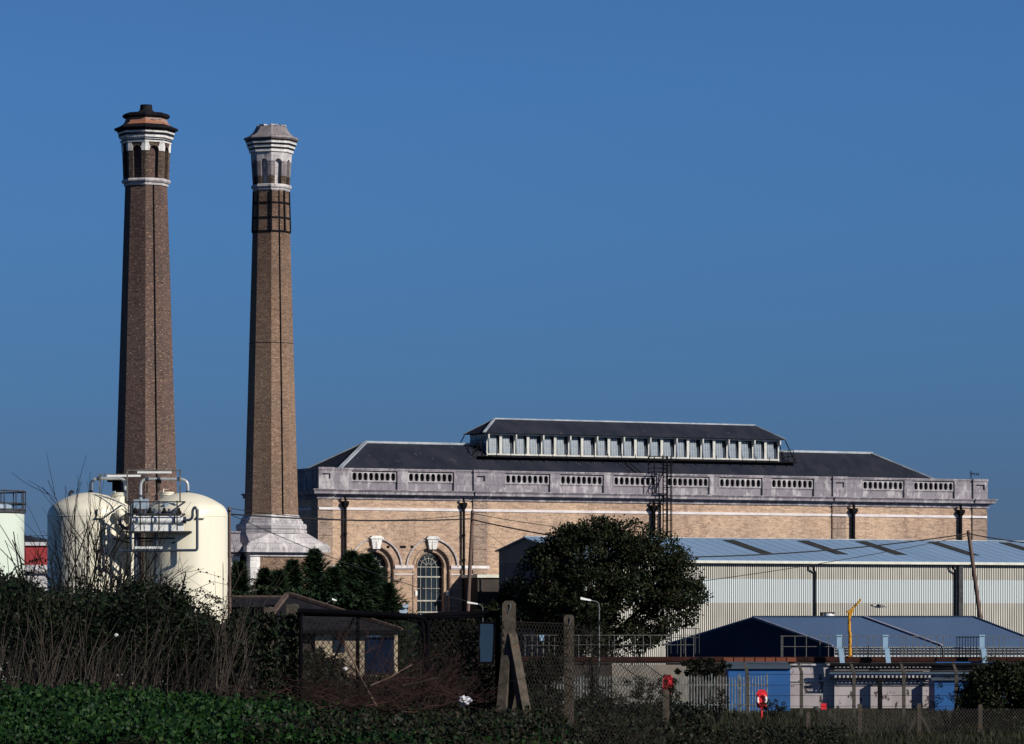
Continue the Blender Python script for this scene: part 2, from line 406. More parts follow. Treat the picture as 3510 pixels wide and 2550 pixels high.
# cornice (stacked mouldings) with breaks at the pilasters
def mould(mb, z0, z1, pr, brk=.12):
    mb.box(-pr, LEN + pr, -pr, WID + pr, z0, z1)
    for (a, b) in PIL:
        aa = a - (pr + brk if a == 0 else .06); bb = b + (pr + brk if b == LEN else .06)
        mb.box(aa, bb, -pr - brk, -pr + .01, z0 + .004, z1 - .004)
cor = MB()
for z0, z1, pr in ((12.58, 12.66, .10), (12.66, 12.80, .05), (12.80, 12.86, .18), (12.86, 12.93, .34), (12.93, 13.13, .46), (13.13, 13.20, .52), (13.20, 13.27, .58)):
    mould(cor, z0, z1, pr)
cor.build('cornice', 'stone', eh)
stc = MB(); stc.box(-.06, LEN + .06, -.06, .01, 11.79, 11.98)
stc.box(-.06, .01, .011, WID, 11.79, 11.98)
for (a, b) in PIL: stc.box(a - .05, b + .05, -.19, -.061, 11.795, 11.975)
stc.build('string_course', 'white_string', eh)
# parapet
GR = [(1216, 1349), (1410, 1543), (1743, 1873), (1931, 2057), (2114, 2240), (2297, 2420), (2476, 2601), (2654, 2778), (2967, 3088), (3141, 3260)]
par = MB(); ZP0, ZP1 = 13.27, 14.81; zh0, zh1 = 13.88, 14.55
spans = []
for (a, b) in GR:
    sa, sb = fs(a), fs(b); p = (sb - sa) / 7; spans.append((sa - p / 2 - .06, sb + p / 2 + .06, sa, p))
par.box(.05, LEN - .05, .10, .35, ZP0, 13.84)           # plinth
par.box(.0, LEN, .04, .40, 13.84, zh0)
par.box(.05, LEN - .05, .10, .35, zh1, 14.64)
par.box(-.05, LEN + .05, -.10, .48, 14.64, 14.72); par.box(-.1, LEN + .1, -.14, .53, 14.72, ZP1)
prev = 0.0
for (a, b, sa, p) in spans + [(LEN, 0, 0, 0)]:
    par.box(prev + .005, a - .005, -.07, .348, ZP0 + .002, 14.638); prev = b
for (a, b) in PIL:
    a2, b2 = (-.08 if a == 0 else a), (LEN + .08 if b == LEN else b)
    # pier with sunk panel
    w = b2 - a2
    par.box(a2, b2, -.22, -.072, ZP0 + .003, 14.0); par.box(a2, b2, -.22, -.072, 14.40, 14.75)
    par.box(a2, a2 + w * .2, -.22, -.072, 14.0, 14.40); par.box(b2 - w * .2, b2, -.22, -.072, 14.0, 14.40)
    par.box(a2 - .04, b2 + .04, -.28, -.141, 14.65, ZP1 + .03)
for e, sg in ((0, 1), (LEN, -1)):
    par.box(min(e, e + sg * .3), max(e, e + sg * .3), .49, WID - .1, ZP0, 14.64)
    par.box(min(e - sg * .1, e + sg * .4), max(e - sg * .1, e + sg * .4), .54, WID, 14.64, ZP1)
    for k in range(10): par.box(min(e - sg * .06, e - sg * .005), max(e - sg * .06, e - sg * .005), 1.0 + k * 1.15, 1.5 + k * 1.15, ZP0 + .01, 14.6)
par.box(.4, LEN - .4, WID - .35, WID - .05, ZP0, 14.7)
par.build('parapet', 'stone', eh)
for (a, b, sa, p) in spans:
    mb = MB(); zc = (zh0 + zh1) / 2; rx, rz_ = .17, .285; n = 16
    for k in range(8):
        c = sa + p * k; L, Rr = c - p / 2, c + p / 2
        ov = []; bd = []
        for i in range(n):
            t = 2 * math.pi * (i + .5) / n; cx_, sz_ = math.cos(t), math.sin(t)
            ov.append((c + rx * math.copysign(abs(cx_) ** .85, cx_), zc + rz_ * math.copysign(abs(sz_) ** .85, sz_)))
            sc = min((p / 2) / max(abs(cx_), 1e-6), ((zh1 - zh0) / 2) / max(abs(sz_), 1e-6)); bd.append((c + cx_ * sc, zc + sz_ * sc))
        for i in range(n):
            j = (i + 1) % n
            for y in (.05, .25): mb.add([(ov[i][0], y, ov[i][1]), (ov[j][0], y, ov[j][1]), (bd[j][0], y, bd[j][1]), (bd[i][0], y, bd[i][1])], [(0, 1, 2, 3)])
            mb.add([(ov[i][0], .05, ov[i][1]), (ov[j][0], .05, ov[j][1]), (ov[j][0], .25, ov[j][1]), (ov[i][0], .25, ov[i][1])], [(0, 1, 2, 3)])
        for s1 in (-1, 1):     # corner fillers
            for s2 in (-1, 1):
                cc = (c + s1 * p / 2, zc + s2 * (zh1 - zh0) / 2)
                nb = sorted(bd, key=lambda q: (q[0] - cc[0]) ** 2 + (q[1] - cc[1]) ** 2)[:2]
                mb.add([(cc[0], .05, cc[1]), (nb[0][0], .05, nb[0][1]), (nb[1][0], .05, nb[1][1])], [(0, 1, 2)])
    mb.box(a, sa - p / 2, .05, .25, zh0, zh1); mb.box(sa + p * 7.5, b, .05, .25, zh0, zh1)
    mb.build('pierced_panel', 'stone_mid', eh)
# hipped roof
for (a, b, sa, p) in spans: pb = MB(); pb.box(a, b, .252, .34, zh0 + .01, zh1 - .01); pb.build('shade_backing', 'iron', eh)  # black board added behind the ovals so the openings look shaded
ze, zr, rt = 13.46, 16.98, 6.35; ri = 6.55
rf = MB(); e0 = .5
A = [(e0, e0, ze), (LEN - e0, e0, ze), (LEN - e0, WID - e0, ze), (e0, WID - e0, ze), (ri, rt, zr), (LEN - ri, rt, zr)]
rf.add(A, [(0, 1, 5, 4), (1, 2, 5), (2, 3, 4, 5), (3, 0, 4), (0, 3, 2, 1)])
rf.build('roof', 'slate', eh)
for xa_, xb_ in ((ri - .1, 15.6), (41.1, LEN - ri + .1)): fl = MB(); fl.bar((xa_, rt, zr + .03), (xb_, rt, zr + .03), .26, .16); fl.build('ridge_flashing', 'lead', eh)
for a, b in ((0, 4), (1, 5), (2, 5), (3, 4)): fl = MB(); fl.bar(Vector(A[a]) + Vector((0, 0, .05)), Vector(A[b]) + Vector((0, 0, .05)), .30, .10); fl.build('hip_flashing', 'lead', eh)
# lantern
lt_ = MB(); LA, LB = 15.8, 40.9; LT0, LT1 = 5.0, 7.7; ZL0, ZL1 = 16.15, 17.72
le = .45; rx0, rx1 = LA - le + 1.78, LB + le - 1.78
B = [(LA - le, LT0 - le, 17.80), (LB + le, LT0 - le, 17.80), (LB + le, LT1 + le, 17.80), (LA - le, LT1 + le, 17.80), (rx0, rt, 18.96), (rx1, rt, 18.96)]
lr = MB(); lr.add(B, [(0, 1, 5, 4), (1, 2, 5), (2, 3, 4, 5), (3, 0, 4), (0, 3, 2, 1)]); lr.build('lantern_roof', 'slate', eh)
lf = MB(); lf.bar((rx0 - .05, rt, 18.98), (rx1 + .05, rt, 18.98), .12, .1)
lf.bar(Vector(B[0]) + Vector((0, 0, .03)), Vector(B[4]) + Vector((0, 0, .03)), .2, .06); lf.bar(Vector(B[3]) + Vector((0, 0, .03)), Vector(B[4]) + Vector((0, 0, .03)), .1, .05); lf.bar(Vector(B[1]) + Vector((0, 0, .03)), Vector(B[5]) + Vector((0, 0, .03)), .1, .05)
lf.build('lantern_flashing', 'lead', eh)
fr = MB()
fr.box(LA - .05, LB + .05, LT0 - .08, LT0 + .05, 17.68, 17.78); fr.box(LA - .05, LB + .05, LT1 - .05, LT1 + .08, 17.62, 17.78)
fr.box(LA - .05, LB + .05, LT0 - .12, LT0 + .05, 16.18, 16.30); fr.box(LA - .05, LB + .05, LT1 - .05, LT1 + .1, 16.18, 16.36)
NB = 22; bw = (LB - LA) / NB
for i in range(NB + 1):
    w = .11 if i % 2 else .055; c = LA + bw * i
    fr.box(c - w, c + w, LT0 - .06, LT0 + .02, 16.30, 17.68); fr.box(c - w, c + w, LT1 - .02, LT1 + .06, 16.36, 17.62)
    if i % 2 == 0: fr.box(c - .05, c + .05, LT0 - le + .05, LT0 - .06, 17.4, 17.72); fr.bar((c, LT0 - .06, 17.25), (c, LT0 - .38, 17.68), .07)
for t in (LT0, 5.9, 6.8, LT1):
    for e in (LA, LB): fr.box(e - .05, e + .05, t - .07, t + .07, 16.0, 17.75)
for e in (LA, LB): fr.box(e - .06, e + .06, LT0, LT1, 17.6, 17.74)
fr.build('lantern_frame', 'white_wood', eh)
lw0 = None
for i in range(NB):
    c = LA + bw * (i + .5); hw = bw / 2 - .082
    if lw0 is None:
        a = MB(); a.box(-hw, hw, .0, .03, 0, 1.36); lw0 = a.build('lantern_window', 'glass_lantern', eh)
        b = MB()
        for q in (-.55, -.12, .3): b.box(q * hw - .013, q * hw + .013, -.025, -.001, 0, 1.36)
        b.box(-hw, hw, -.02, -.002, .45, .465); b.box(-hw, hw, -.02, -.002, .9, .915)
        bb = b.build('glazing_bar', 'white_wood', lw0)
        d = MB(); d.box(hw * .5, hw * .98, -.022, -.004, 0, 1.36); d.box(-hw * .98, -hw * .78, -.022, -.004, 0, 1.36); d.build('open_casement', 'glass_dark', lw0)
        o = lw0
    else: o = copy_tree(lw0, eh)
    o.location = (c, LT0, 16.31)
    if i in (0, 8, 15): o.rotation_euler = (R(-9), R(3), 0)
lb = MB(); lb.box(LA + .03, LB - .03, LT1 - .03, LT1, 16.36, 17.62)
for e in (LA, LB): lb.box(e - .02, e + .02, LT0 + .03, LT1 - .05, 16.3, 17.6)
lb.build('lantern_glazing', 'glass_lantern', eh)
wk = MB(); wk.box(LA - .9, LB + 1.2, LT0 - .95, LT0 - .12, 15.98, 16.06)
for i in range(27): wk.bar((LA - .6 + i * 1.0, LT0 - .9, 15.6), (LA - .6 + i * 1.0, LT0 - .5, 15.98), .05)
for i in range(24): c = LA - .8 + i * 1.17; wk.bar((c, LT0 - .93, 16.0), (c, LT0 - .93, 16.42), .04)
for sx, e in ((-1, LA), (1, LB)):
    for q in range(5): wk.bar((e + sx * .85, LT0 - .9 + q * .8, 16.0), (e + sx * .85, LT0 - .9 + q * .8, 17.0), .04)
    wk.box(min(e, e + sx * .95), max(e, e + sx * .95), LT0 - .95, LT1 + .6, 15.98, 16.05)
    wk.bar((e + sx * .85, LT0 - .9, 17.0), (e + sx * .85, LT1 + .6, 17.0), .04); wk.bar((e + sx * .85, LT0 - .9, 16.5), (e + sx * .85, LT1 + .6, 16.5), .04)
    wk.bar((e + sx * .4, LT0 - .4, 17.75), (e + sx * 1.25, LT0 - .4, 16.2), .06); wk.bar((e + sx * .4, LT1 + .3, 17.75), (e + sx * 1.35, LT1 + .3, 16.2), .06)
    for q in range(6): wk.bar((e + sx * .1, LT0 + q * .5, 17.6 - q * .05), (e + sx * .8, LT0 + .4 + q * .45, 15.8 + q * .03), .05)
wk.build('lantern_walkway', 'iron', eh)
# roof ladder by the lantern
rl = MB(); sl = fs(2150, 3.0)
for d in (0, .45): rl.bar((sl + d, LT0 - .9, 16.0), (sl + d + .9, .9, 13.95), .05)
for q in range(9): f = q / 9; rl.bar((sl + .9 * f, LT0 - .9 - 3.2 * f, 16.0 - 2.05 * f), (sl + .45 + .9 * f, LT0 - .9 - 3.2 * f, 16.0 - 2.05 * f), .035)
rl.build('roof_ladder', 'iron', eh)
# arched windows
def bigwindow(sc):
    w = MB(); y = .60; a = 1.07
    pts = [(sc - a, .8), (sc + a, .8)] + [(sc + a * math.cos(math.pi * i / 20), ZSP + a * math.sin(math.pi * i / 20)) for i in range(21)]
    w.add([(p[0], y, p[1]) for p in pts], [tuple(range(len(pts)))])
    o = w.build('window', 'glass_dark', eh)
    b = MB(); r = .013
    for k in range(1, 5):
        u = -a + 2 * a * k / 5; b.box(sc + u - r, sc + u + r, y - .06, y - .01, .8, ZSP + (.0 if k in (1, 4) else .35))
    for py, hh in ((1977, .045), (2017, .015), (2059, .05), (2098, .045), (2140, .015), (2185, .04)):
        zz = zf(py, sc); b.box(sc - a, sc + a, y - .07, y - .012, zz - hh, zz + hh)
    b.box(sc - a, sc + a, y - .065, y - .011, ZSP - .03, ZSP + .02)
    arch_ring(b, sc, ZSP, .61, .635, y - .04, y - .015); arch_ring(b, sc, ZSP, .22, .24, y - .04, y - .015)
    for an in (35, 65, 90, 115, 145): c, s = math.cos(R(an)), math.sin(R(an)); b.bar((sc + .26 * c, y - .04, ZSP + .26 * s), (sc + a * c, y - .04, ZSP + a * s), .022)
    b.build('glazing_bar', 'cream_bar', o)
    h = MB(); arch_ring(h, sc, ZSP, 1.98, 2.07, -.14, .0); h.build('hood_mould', 'stone_pale', eh, True)
    h = MB(); arch_ring(h, sc, ZSP, 1.42, 1.52, -.05, .0); arch_ring(h, sc, ZSP, 1.07, 1.17, .15, .22)
    h.box(sc - 1.55, sc - 1.42, -.05, 0, .8, ZSP - .32); h.box(sc + 1.42, sc + 1.55, -.05, 0, .8, ZSP - .32)
    h.build('arch_moulding', 'brick_quoin', eh)
    k = MB(); zt, zb = ZSP + 2.22, ZSP + 1.27
    k.add([(sc - .28, -.22, zb), (sc + .28, -.22, zb), (sc + .42, -.26, zt - .22), (sc - .42, -.26, zt - .22), (sc - .28, .1, zb), (sc + .28, .1, zb), (sc + .42, .1, zt - .22), (sc - .42, .1, zt - .22)],
          [(0, 1, 2, 3), (1, 5, 6, 2), (4, 0, 3, 7), (3, 2, 6, 7), (0, 4, 5, 1)])
    k.box(sc - .52, sc + .52, -.32, .1, zt - .22, zt - .1); k.box(sc - .40, sc + .40, -.28, .1, zt - .1, zt)
    k.box(sc - .05, sc + .0, -.275, -.2, zb + .02, zt - .24)
    k.build('keystone', 'stone_white', eh)
    l = MB()
    for u in (-1.28, 1.28): l.box(sc + u - .08, sc + u + .08, -.12, .1, zf(2041, sc), zf(2025, sc))
    l.build('wall_light', 'lag_white', eh)
bigwindow(S1); bigwindow(S2)
for a, b in ((fs(1139), S1 - 1.5), (S1 + 1.5, S2 - 1.5), (S2 + 1.5, fs(1675))):
    im = MB(); im.box(a, b, -.14, .0, ZSP - .10, ZSP + .10); im.box(a, b, -.07, .0, ZSP - .18, ZSP - .10); im.box(a, b, -.06, .0, ZSP - .58, ZSP - .5); im.build('impost_band', 'white_string', eh)
vb = MB()
for p in (1376, 1386, 1330, 1412): c = fs(p); vb.box(c - .12, c + .12, -.012, 0, zf(1879, c), zf(1870, c))
vb.build('air_brick', 'iron', eh)
for px, w in ((1183, .11), (1589, .10), (2240, .14), (2925, .13), (3292, .13)):
    c = fs(px, -.2); d = MB()
    d.tube([(c, -.24, 0), (c, -.24, 12.1)], w, 8); d.tube([(c, -.24, 12.1), (c, -.3, 12.45), (c - .15, -.45, 12.78)], w * .8, 8)
    for q in range(6): d.tube([(c, -.24, 1 + q * 1.8), (c, -.24, 1.12 + q * 1.8)], w * 1.35, 8)
    dp = d.build('downpipe', 'iron', eh, True)
    h = MB(); h.lathe([(w * 1.3, 11.95), (w * 2.3, 12.15), (w * 2.6, 12.2), (w * 2.6, 12.42)], 4, 45, None, (c, -.26)); h.build('hopper_head', 'iron', dp)
d = MB(); c = fs(2264, -.1)
d.tube([(c, -.1, 0), (c, -.1, 12.6)], .05, 6); d.build('downpipe', 'iron', eh)
# caged escape ladder
la = MB(); y1 = -.75
s0 = fs(2273, y1); s1 = fs(2288, y1); s2 = fs(2303, -1.5); s3 = fs(2243, y1)
zt = zf(1563, s0, y1)
for s in (s0, s1): la.bar((s, y1, 4.5), (s, y1, zt), .07)
z = 4.6
while z < zt: la.bar((s0, y1, z), (s1, y1, z), .04); z += .30
for s, yy in ((s2, -1.3), ((s1 + s2) / 2, -1.45), (s0 - .02, -1.3)): la.bar((s, yy, 7.2), (s, yy, zt), .05)
z = 7.2
while z < zt + .1:
    la.bar((s0, y1, z), (s0 - .02, -1.3, z), .05); la.bar((s0 - .02, -1.3, z), ((s1 + s2) / 2, -1.45, z), .05); la.bar(((s1 + s2) / 2, -1.45, z), (s2, -1.3, z), .05); la.bar((s2, -1.3, z), (s1, y1, z), .05); z += .82
for zz in (13.3, 14.9, zt - .9, zt - .05): la.bar((s3, y1, zz), (s0, y1, zz), .06); la.bar((s3, 0.2, zz), (s3, y1, zz), .05); la.bar((s1, 0.2, zz), (s1, y1, zz), .05)
for s in (s3,): la.bar((s, y1, 13.3), (s, y1, zt), .06); la.bar((s, .2, 13.3), (s, .2, zt), .06)
la.bar((s3, y1, 13.3), (s0, y1, 14.9), .06); la.bar((s3 + .2, .1, 13.3), (s0, y1, 12.4), .06); la.bar((s0, y1, 13.3), (s3 + .4, y1, 12.3), .05)
la.build('escape_ladder', 'iron', eh)
an = MB(); c = fs(3333); an.bar((c, .2, 14.8), (c, .2, 15.5), .05); an.bar((c - .1, .2, 15.3), (c + .75, .2, 15.2), .05)
for q in range(4): an.bar((c + .1 + q * .2, .2, 15.12), (c + .1 + q * .2, .2, 15.36), .03)
an.build('aerial', 'iron', eh)

# ------------------------------------------------------------------ chimneys
def oct_frame(rfun, k, off=0.0):
    an = R(45 * k - 90); n = Vector((math.cos(an), math.sin(an), 0)); t = Vector((-math.sin(an), math.cos(an), 0))
    def f(u, z, d):
        ap = rfun(z) * math.cos(R(22.5)) - d + off
        p = n * ap + t * u; return (p.x, p.y, z)
    return f
def chimney(cx, D, label, prof, spec):
    sc = D / K
    zz = lambda y: Z(y, D)
    th = thing('chimney', label, 'chimney', (X(cx, D), D, 0), TH, 'tall octagonal brick chimneys')
    return th, sc, zz
# chimney 1 (left, dark, with black cap)
D = 235.0; T1, sc, zz = chimney(501, D, 'taller dark purple-brown brick chimney with black capped top, behind the cream tanks', None, None)
sh = MB(); sh.lathe([(124 * sc, 0), (102.5 * sc, zz(1600)), (72 * sc, zz(640))], 8); sh.build('shaft', 'brick_ch1', T1)
rg = MB(); rg.lathe([(76 * sc, zz(640)), (77 * sc, zz(635)), (75 * sc, zz(632)), (81 * sc, zz(630)), (84 * sc, zz(626)), (84 * sc, zz(621)), (80 * sc, zz(617))], 8); rg.build('neck_ring', 'stone_pale', T1)
def arcade(T, sc, rb, rt_, zb, zt, zspr, afrac, depth, pier_mats, span_mat, back_mat):
    rf_ = lambda z: (rb + (rt_ - rb) * (z - zb) / (zt - zb)) * sc
    core = MB(); core.lathe([((rb * sc - depth * 1.08), zb), ((rt_ * sc - depth * 1.08), zt)], 8); core.build('arcade_core', back_mat, T)
    mbs = {(k, m): MB() for _, _, m in pier_mats for k in range(8)}; sp = MB()
    for k in range(8):
        fr_ = oct_frame(rf_, k)
        for (z0, z1, m) in pier_mats:
            off = .0
            for sgn in (-1, 1):
                mb = mbs[(k if sgn > 0 else (k - 1) % 8, m)]
                w0 = rf_(z0) * math.sin(R(22.5)); w1 = rf_(z1) * math.sin(R(22.5)); a0 = w0 * afrac; a1 = w1 * afrac
                P = [fr_(sgn * w0, z0, 0), fr_(sgn * a0, z0, 0), fr_(sgn * a1, z1, 0), fr_(sgn * w1, z1, 0), fr_(sgn * a0, z0, depth), fr_(sgn * a1, z1, depth)]
                mb.add(P, [(0, 1, 2, 3), (1, 4, 5, 2)])
        w = rf_(zspr) * math.sin(R(22.5)); a = w * afrac; n = 12
        for i in range(n):
            q0, q1 = math.pi * i / n, math.pi * (i + 1) / n
            u0, v0, u1, v1 = -a * math.cos(q0), zspr + a * math.sin(q0), -a * math.cos(q1), zspr + a * math.sin(q1)
            sp.add([fr_(u0, v0, 0), fr_(u1, v1, 0), fr_(u1, zt, 0), fr_(u0, zt, 0)], [(0, 1, 2, 3)])
            sp.add([fr_(u0, v0, 0), fr_(u0, v0, depth), fr_(u1, v1, depth), fr_(u1, v1, 0)], [(0, 1, 2, 3)])
        wt = rf_(zt) * math.sin(R(22.5))
        for sgn in (-1, 1): sp.add([fr_(sgn * w, zspr, 0), fr_(sgn * a, zspr, 0), fr_(sgn * a, zt, 0), fr_(sgn * wt, zt, 0)], [(0, 1, 2, 3)])
    for (k, m), mb in mbs.items(): mb.build('arcade_pier', m, T)
    sp.build('arcade_arch', span_mat, T)
    return rf_
rfx = arcade(T1, sc, 78.5, 83, zz(617), zz(494), zz(522), .50, .22, [(zz(617), zz(522), 'brick_soot')], 'brick_soot', 'brick_ch1')
cp = MB()
for k in range(8):
    fr_ = oct_frame(rfx, k, .03)
    for sgn in (-1, 1):
        w = lambda y: (rfx(zz(y)) + .03) * math.sin(R(22.5))
        pts = [(w(524), 524), (w(524) * .56, 524), (w(510) * .44, 510), (w(505) * .56, 505), (w(495) * .62, 495), (w(495), 495)]
        cp.add([fr_(sgn * u, zz(y), 0) for u, y in pts] + [fr_(sgn * u, zz(y), .06) for u, y in pts], [(0, 1, 2, 3, 4, 5)] + [(i, i + 1, i + 7, i + 6) for i in range(5)])
cp.build('capital', 'stone_white', T1)
bd = MB(); bd.lathe([(83 * sc, zz(495)), (86.6 * sc, zz(494)), (87.5 * sc, zz(485)), (84 * sc, zz(485)), (84 * sc, zz(479)), (92 * sc, zz(478)), (94 * sc, zz(466)), (89 * sc, zz(466)), (89 * sc, zz(463)), (96.5 * sc, zz(462)), (98.5 * sc, zz(453)), (95 * sc, zz(453))], 8)
bd.build('corbel_band', 'stone_white', T1)
for ya, yb_, r_ in ((488, 484.5, 89.2), (469.5, 464.5, 95.4), (456, 452.5, 99)): so_ = MB(); so_.lathe([(r_ * sc, zz(ya)), (r_ * sc, zz(yb_))], 8); so_.build('painted_shadow_line', 'stone_black', T1)  # black bands painting the shadow lines under the corbels
rm = MB(); rm.lathe([(98 * sc, zz(453)), (106 * sc, zz(450)), (110 * sc, zz(446)), (108 * sc, zz(441)), (92 * sc, zz(435)), (85 * sc, zz(431))], 8); rm.build('rim', 'stone_black', T1)
nk = MB(); nk.lathe([(87 * sc, zz(432)), (78 * sc, zz(426)), (72 * sc, zz(416)), (69 * sc, zz(405))], 8); nk.build('concave_neck', 'terracotta', T1)
cpx = MB(); cpx.lathe([(69 * sc, zz(408)), (76 * sc, zz(407)), (81 * sc, zz(403)), (81 * sc, zz(396)), (74 * sc, zz(391)), (42 * sc, zz(387)), (33 * sc, zz(385))], 8); cpx.build('cap', 'stone_black', T1)
po = MB(); po.lathe([(33 * sc, zz(387)), (29 * sc, zz(383)), (22 * sc, zz(378)), (20 * sc, zz(361)), (21 * sc, zz(360))], 16); po.build('pot', 'stone_black', T1, True)
lc = MB()
def straps(mb, rf_, z0, z1, levels, w, ks=range(8)):
    for k in ks:
        an = R(22.5 + 45 * k)
        p = lambda z, e=.02: (rf_(z) + e) * Vector((math.cos(an), math.sin(an), 0)) + Vector((0, 0, z))
        mb.bar(p(z0), p(z1), w)
    for z in levels:
        mb.lathe([((rf_(z) + .05), z - w * .6), ((rf_(z) + .05), z + w * .6)], 8)
# lightning conductor: strip down the front right face
def strip(T, rf_, z0, z1, k, uf):
    m_ = MB(); fr_ = oct_frame(rf_, k, .04)
    w = lambda z: rf_(z) * math.sin(R(22.5))
    m_.bar(fr_(uf * w(z0), z0, 0), fr_(uf * w(z1), z1, 0), .06); m_.build('lightning_conductor', 'iron', T)
strip(T1, lambda z: (102.5 + (72 - 102.5) * (z - zz(1600)) / (zz(640) - zz(1600))) * sc, zz(1900), zz(640), 0, 0.05)
# chimney 2 (right, paler, iron banded)
D = 262.0; T2, sc, zz = chimney(930, D, 'slimmer buff brick chimney with white stone crown and iron bands, on a moulded stone base', None, None)
r2 = lambda z: (92.5 + (60.5 - 92.5) * (z - zz(1767)) / (zz(657) - zz(1767))) * sc
sh = MB(); sh.lathe([(r2(zz(1767)), zz(1767)), (r2(zz(657)), zz(657))], 8); sh.build('shaft', 'brick_ch2', T2)
bn = MB(); straps(bn, r2, zz(797), zz(657), [zz(797), zz(750), zz(699)], .11); bn.build('iron_band', 'iron', T2)
rg = MB(); rg.lathe([(62 * sc, zz(658)), (65 * sc, zz(653)), (63 * sc, zz(650)), (67 * sc, zz(648)), (69.5 * sc, zz(644)), (69 * sc, zz(639)), (65 * sc, zz(635))], 8); rg.build('neck_ring', 'stone_pale', T2)
arcade(T2, sc, 63.5, 71, zz(635), zz(526), zz(562), .47, .26, [(zz(635), zz(608), 'brick_soot'), (zz(608), zz(583), 'stone_grey'), (zz(583), zz(558), 'stone_grey')], 'stone_pale', 'stone_pale')
bd = MB(); bd.lathe([(71 * sc, zz(527)), (76 * sc, zz(526)), (76.5 * sc, zz(515)), (73 * sc, zz(514)), (81 * sc, zz(511)), (82.5 * sc, zz(501)), (79 * sc, zz(500)), (86 * sc, zz(497)), (87.5 * sc, zz(486)), (84 * sc, zz(485))], 8); bd.build('corbel_band', 'stone_white', T2)
for ya, yb_, r_ in ((516.5, 513.5, 78.2), (503, 499.5, 84), (489, 485.5, 88.6)): so_ = MB(); so_.lathe([(r_ * sc, zz(ya)), (r_ * sc, zz(yb_))], 8); so_.build('painted_shadow_line', 'stone_black', T2)  # shadow between the corbel bands drawn as black rings
rm = MB(); rm.lathe([(84 * sc, zz(485)), (90 * sc, zz(484)), (95 * sc, zz(479)), (93 * sc, zz(474)), (78 * sc, zz(468)), (66 * sc, zz(459)), (58 * sc, zz(448)), (53 * sc, zz(438)), (50 * sc, zz(434)), (38 * sc, zz(433)), (36 * sc, zz(440))], 8); rm.build('ogee_cap', 'stone_grey', T2)
for i, (a, h_, w_) in enumerate(((-100, 5, .5), (-62, 3, .42), (-35, 6, .5), (5, 4, .45), (40, 6, .5), (85, 3, .4), (120, 5, .5), (165, 4, .5), (205, 5, .45))):
    q_ = MB(); mm = Matrix.Rotation(R(a), 4, 'Z'); q_.box(44 * sc - .25, 44 * sc + .12, -w_ / 2, w_ / 2, zz(434) - .02, zz(434) + h_ * sc * .7, mm); q_.build('rim_stone', 'stone_grey' if i % 2 else 'stone_pale', T2)
q_ = MB(); q_.lathe([(r2(zz(1178)) + .004, zz(1179.5)), (r2(zz(1178)) + .02, zz(1178.5)), (r2(zz(1178)) + .004, zz(1177))], 8, capb=False, capt=False); q_.build('course_joint', 'stone_black', T2)
bs_ = MB(); bs_.lathe([(128 * sc, zz(1829)), (122 * sc, zz(1829)), (122 * sc, zz(1818)), (117 * sc, zz(1817)), (121 * sc, zz(1813)), (122 * sc, zz(1804)), (118 * sc, zz(1797)), (109 * sc, zz(1795)), (108 * sc, zz(1787)), (104 * sc, zz(1785)), (103 * sc, zz(1776)), (97 * sc, zz(1773)), (95 * sc, zz(1766)), (92 * sc, zz(1765))], 8)
bs_.build('moulded_base', 'stone_pale', T2)
# broached transition: octagon to square
br_ = MB(); zo, zq = 9.93, 9.22; ro = 122 * sc; hs = 2.75
oc = [(ro * math.cos(R(22.5 + 45 * k)), ro * math.sin(R(22.5 + 45 * k)), zo) for k in range(8)]
sq = [(hs, hs, zq), (-hs, hs, zq), (-hs, -hs, zq), (hs, -hs, zq)]
mids = [(hs, 0, zq), (0, hs, zq), (-hs, 0, zq), (0, -hs, zq)]
vs = oc + sq + mids
F = []
for q in range(4):          # corners: octagon verts 2q, 2q+1 face the corner q
    F.append((2 * q, 2 * q + 1, 8 + q)); F.append((2 * q + 1, (2 * q + 2) % 8, 12 + (q + 1) % 4)); F.append((2 * q + 1, 12 + (q + 1) % 4, 8 + q)); F.append((2 * q, 8 + q, 12 + q))
br_.add(vs, F); br_.build('broach', 'stone_pale', T2)
pe = MB()
for z0, z1, h in ((9.08, 9.22, 2.95), (9.0, 9.08, 3.02), (8.57, 9.0, 3.1), (8.42, 8.50, 2.82), (8.29, 8.42, 2.76), (8.50, 8.57, 2.7)): pe.box(-h, h, -h, h, z0, z1)
pe.build('pedestal_cornice', 'stone_pale', T2)
pd = MB(); pd.box(-2.62, 2.62, -2.62, 2.62, 0, 8.29); pd.build('pedestal', 'brick_ch2', T2)
wq = MB()
for sx in (-1, 1):
    for sy in (-1, 1): wq.box(min(sx * 1.95, sx * 2.68), max(sx * 1.95, sx * 2.68), min(sy * 1.95, sy * 2.68), max(sy * 1.95, sy * 2.68), 0, 8.288)
wq.build('pedestal_quoin', 'stone_white', T2)
strip(T2, r2, zz(1765), zz(657), 0, 0.2)
# low wing left of the pedestal
lw = thing('low_stone_building', 'low stone-corniced white building between the cream tanks and the paler chimney pedestal', 'building', (X(930, 262), 262, 0), TH)
w = MB(); w.box(-11, -3.12, -1.9, 2.2, 0, 8.29); w.build('wall', 'stone_white', lw)
w = MB()
for z0, z1, h in ((9.9, 10.0, .12), (9.22, 9.9, 0), (9.08, 9.22, .28), (8.57, 9.08, .42), (8.38, 8.48, .16), (8.29, 8.38, .1), (8.48, 8.57, .05)): w.box(-11 - h, -3.13, -1.95 - h, 2.2 + h, z0, z1)
w.build('cornice', 'stone', lw)

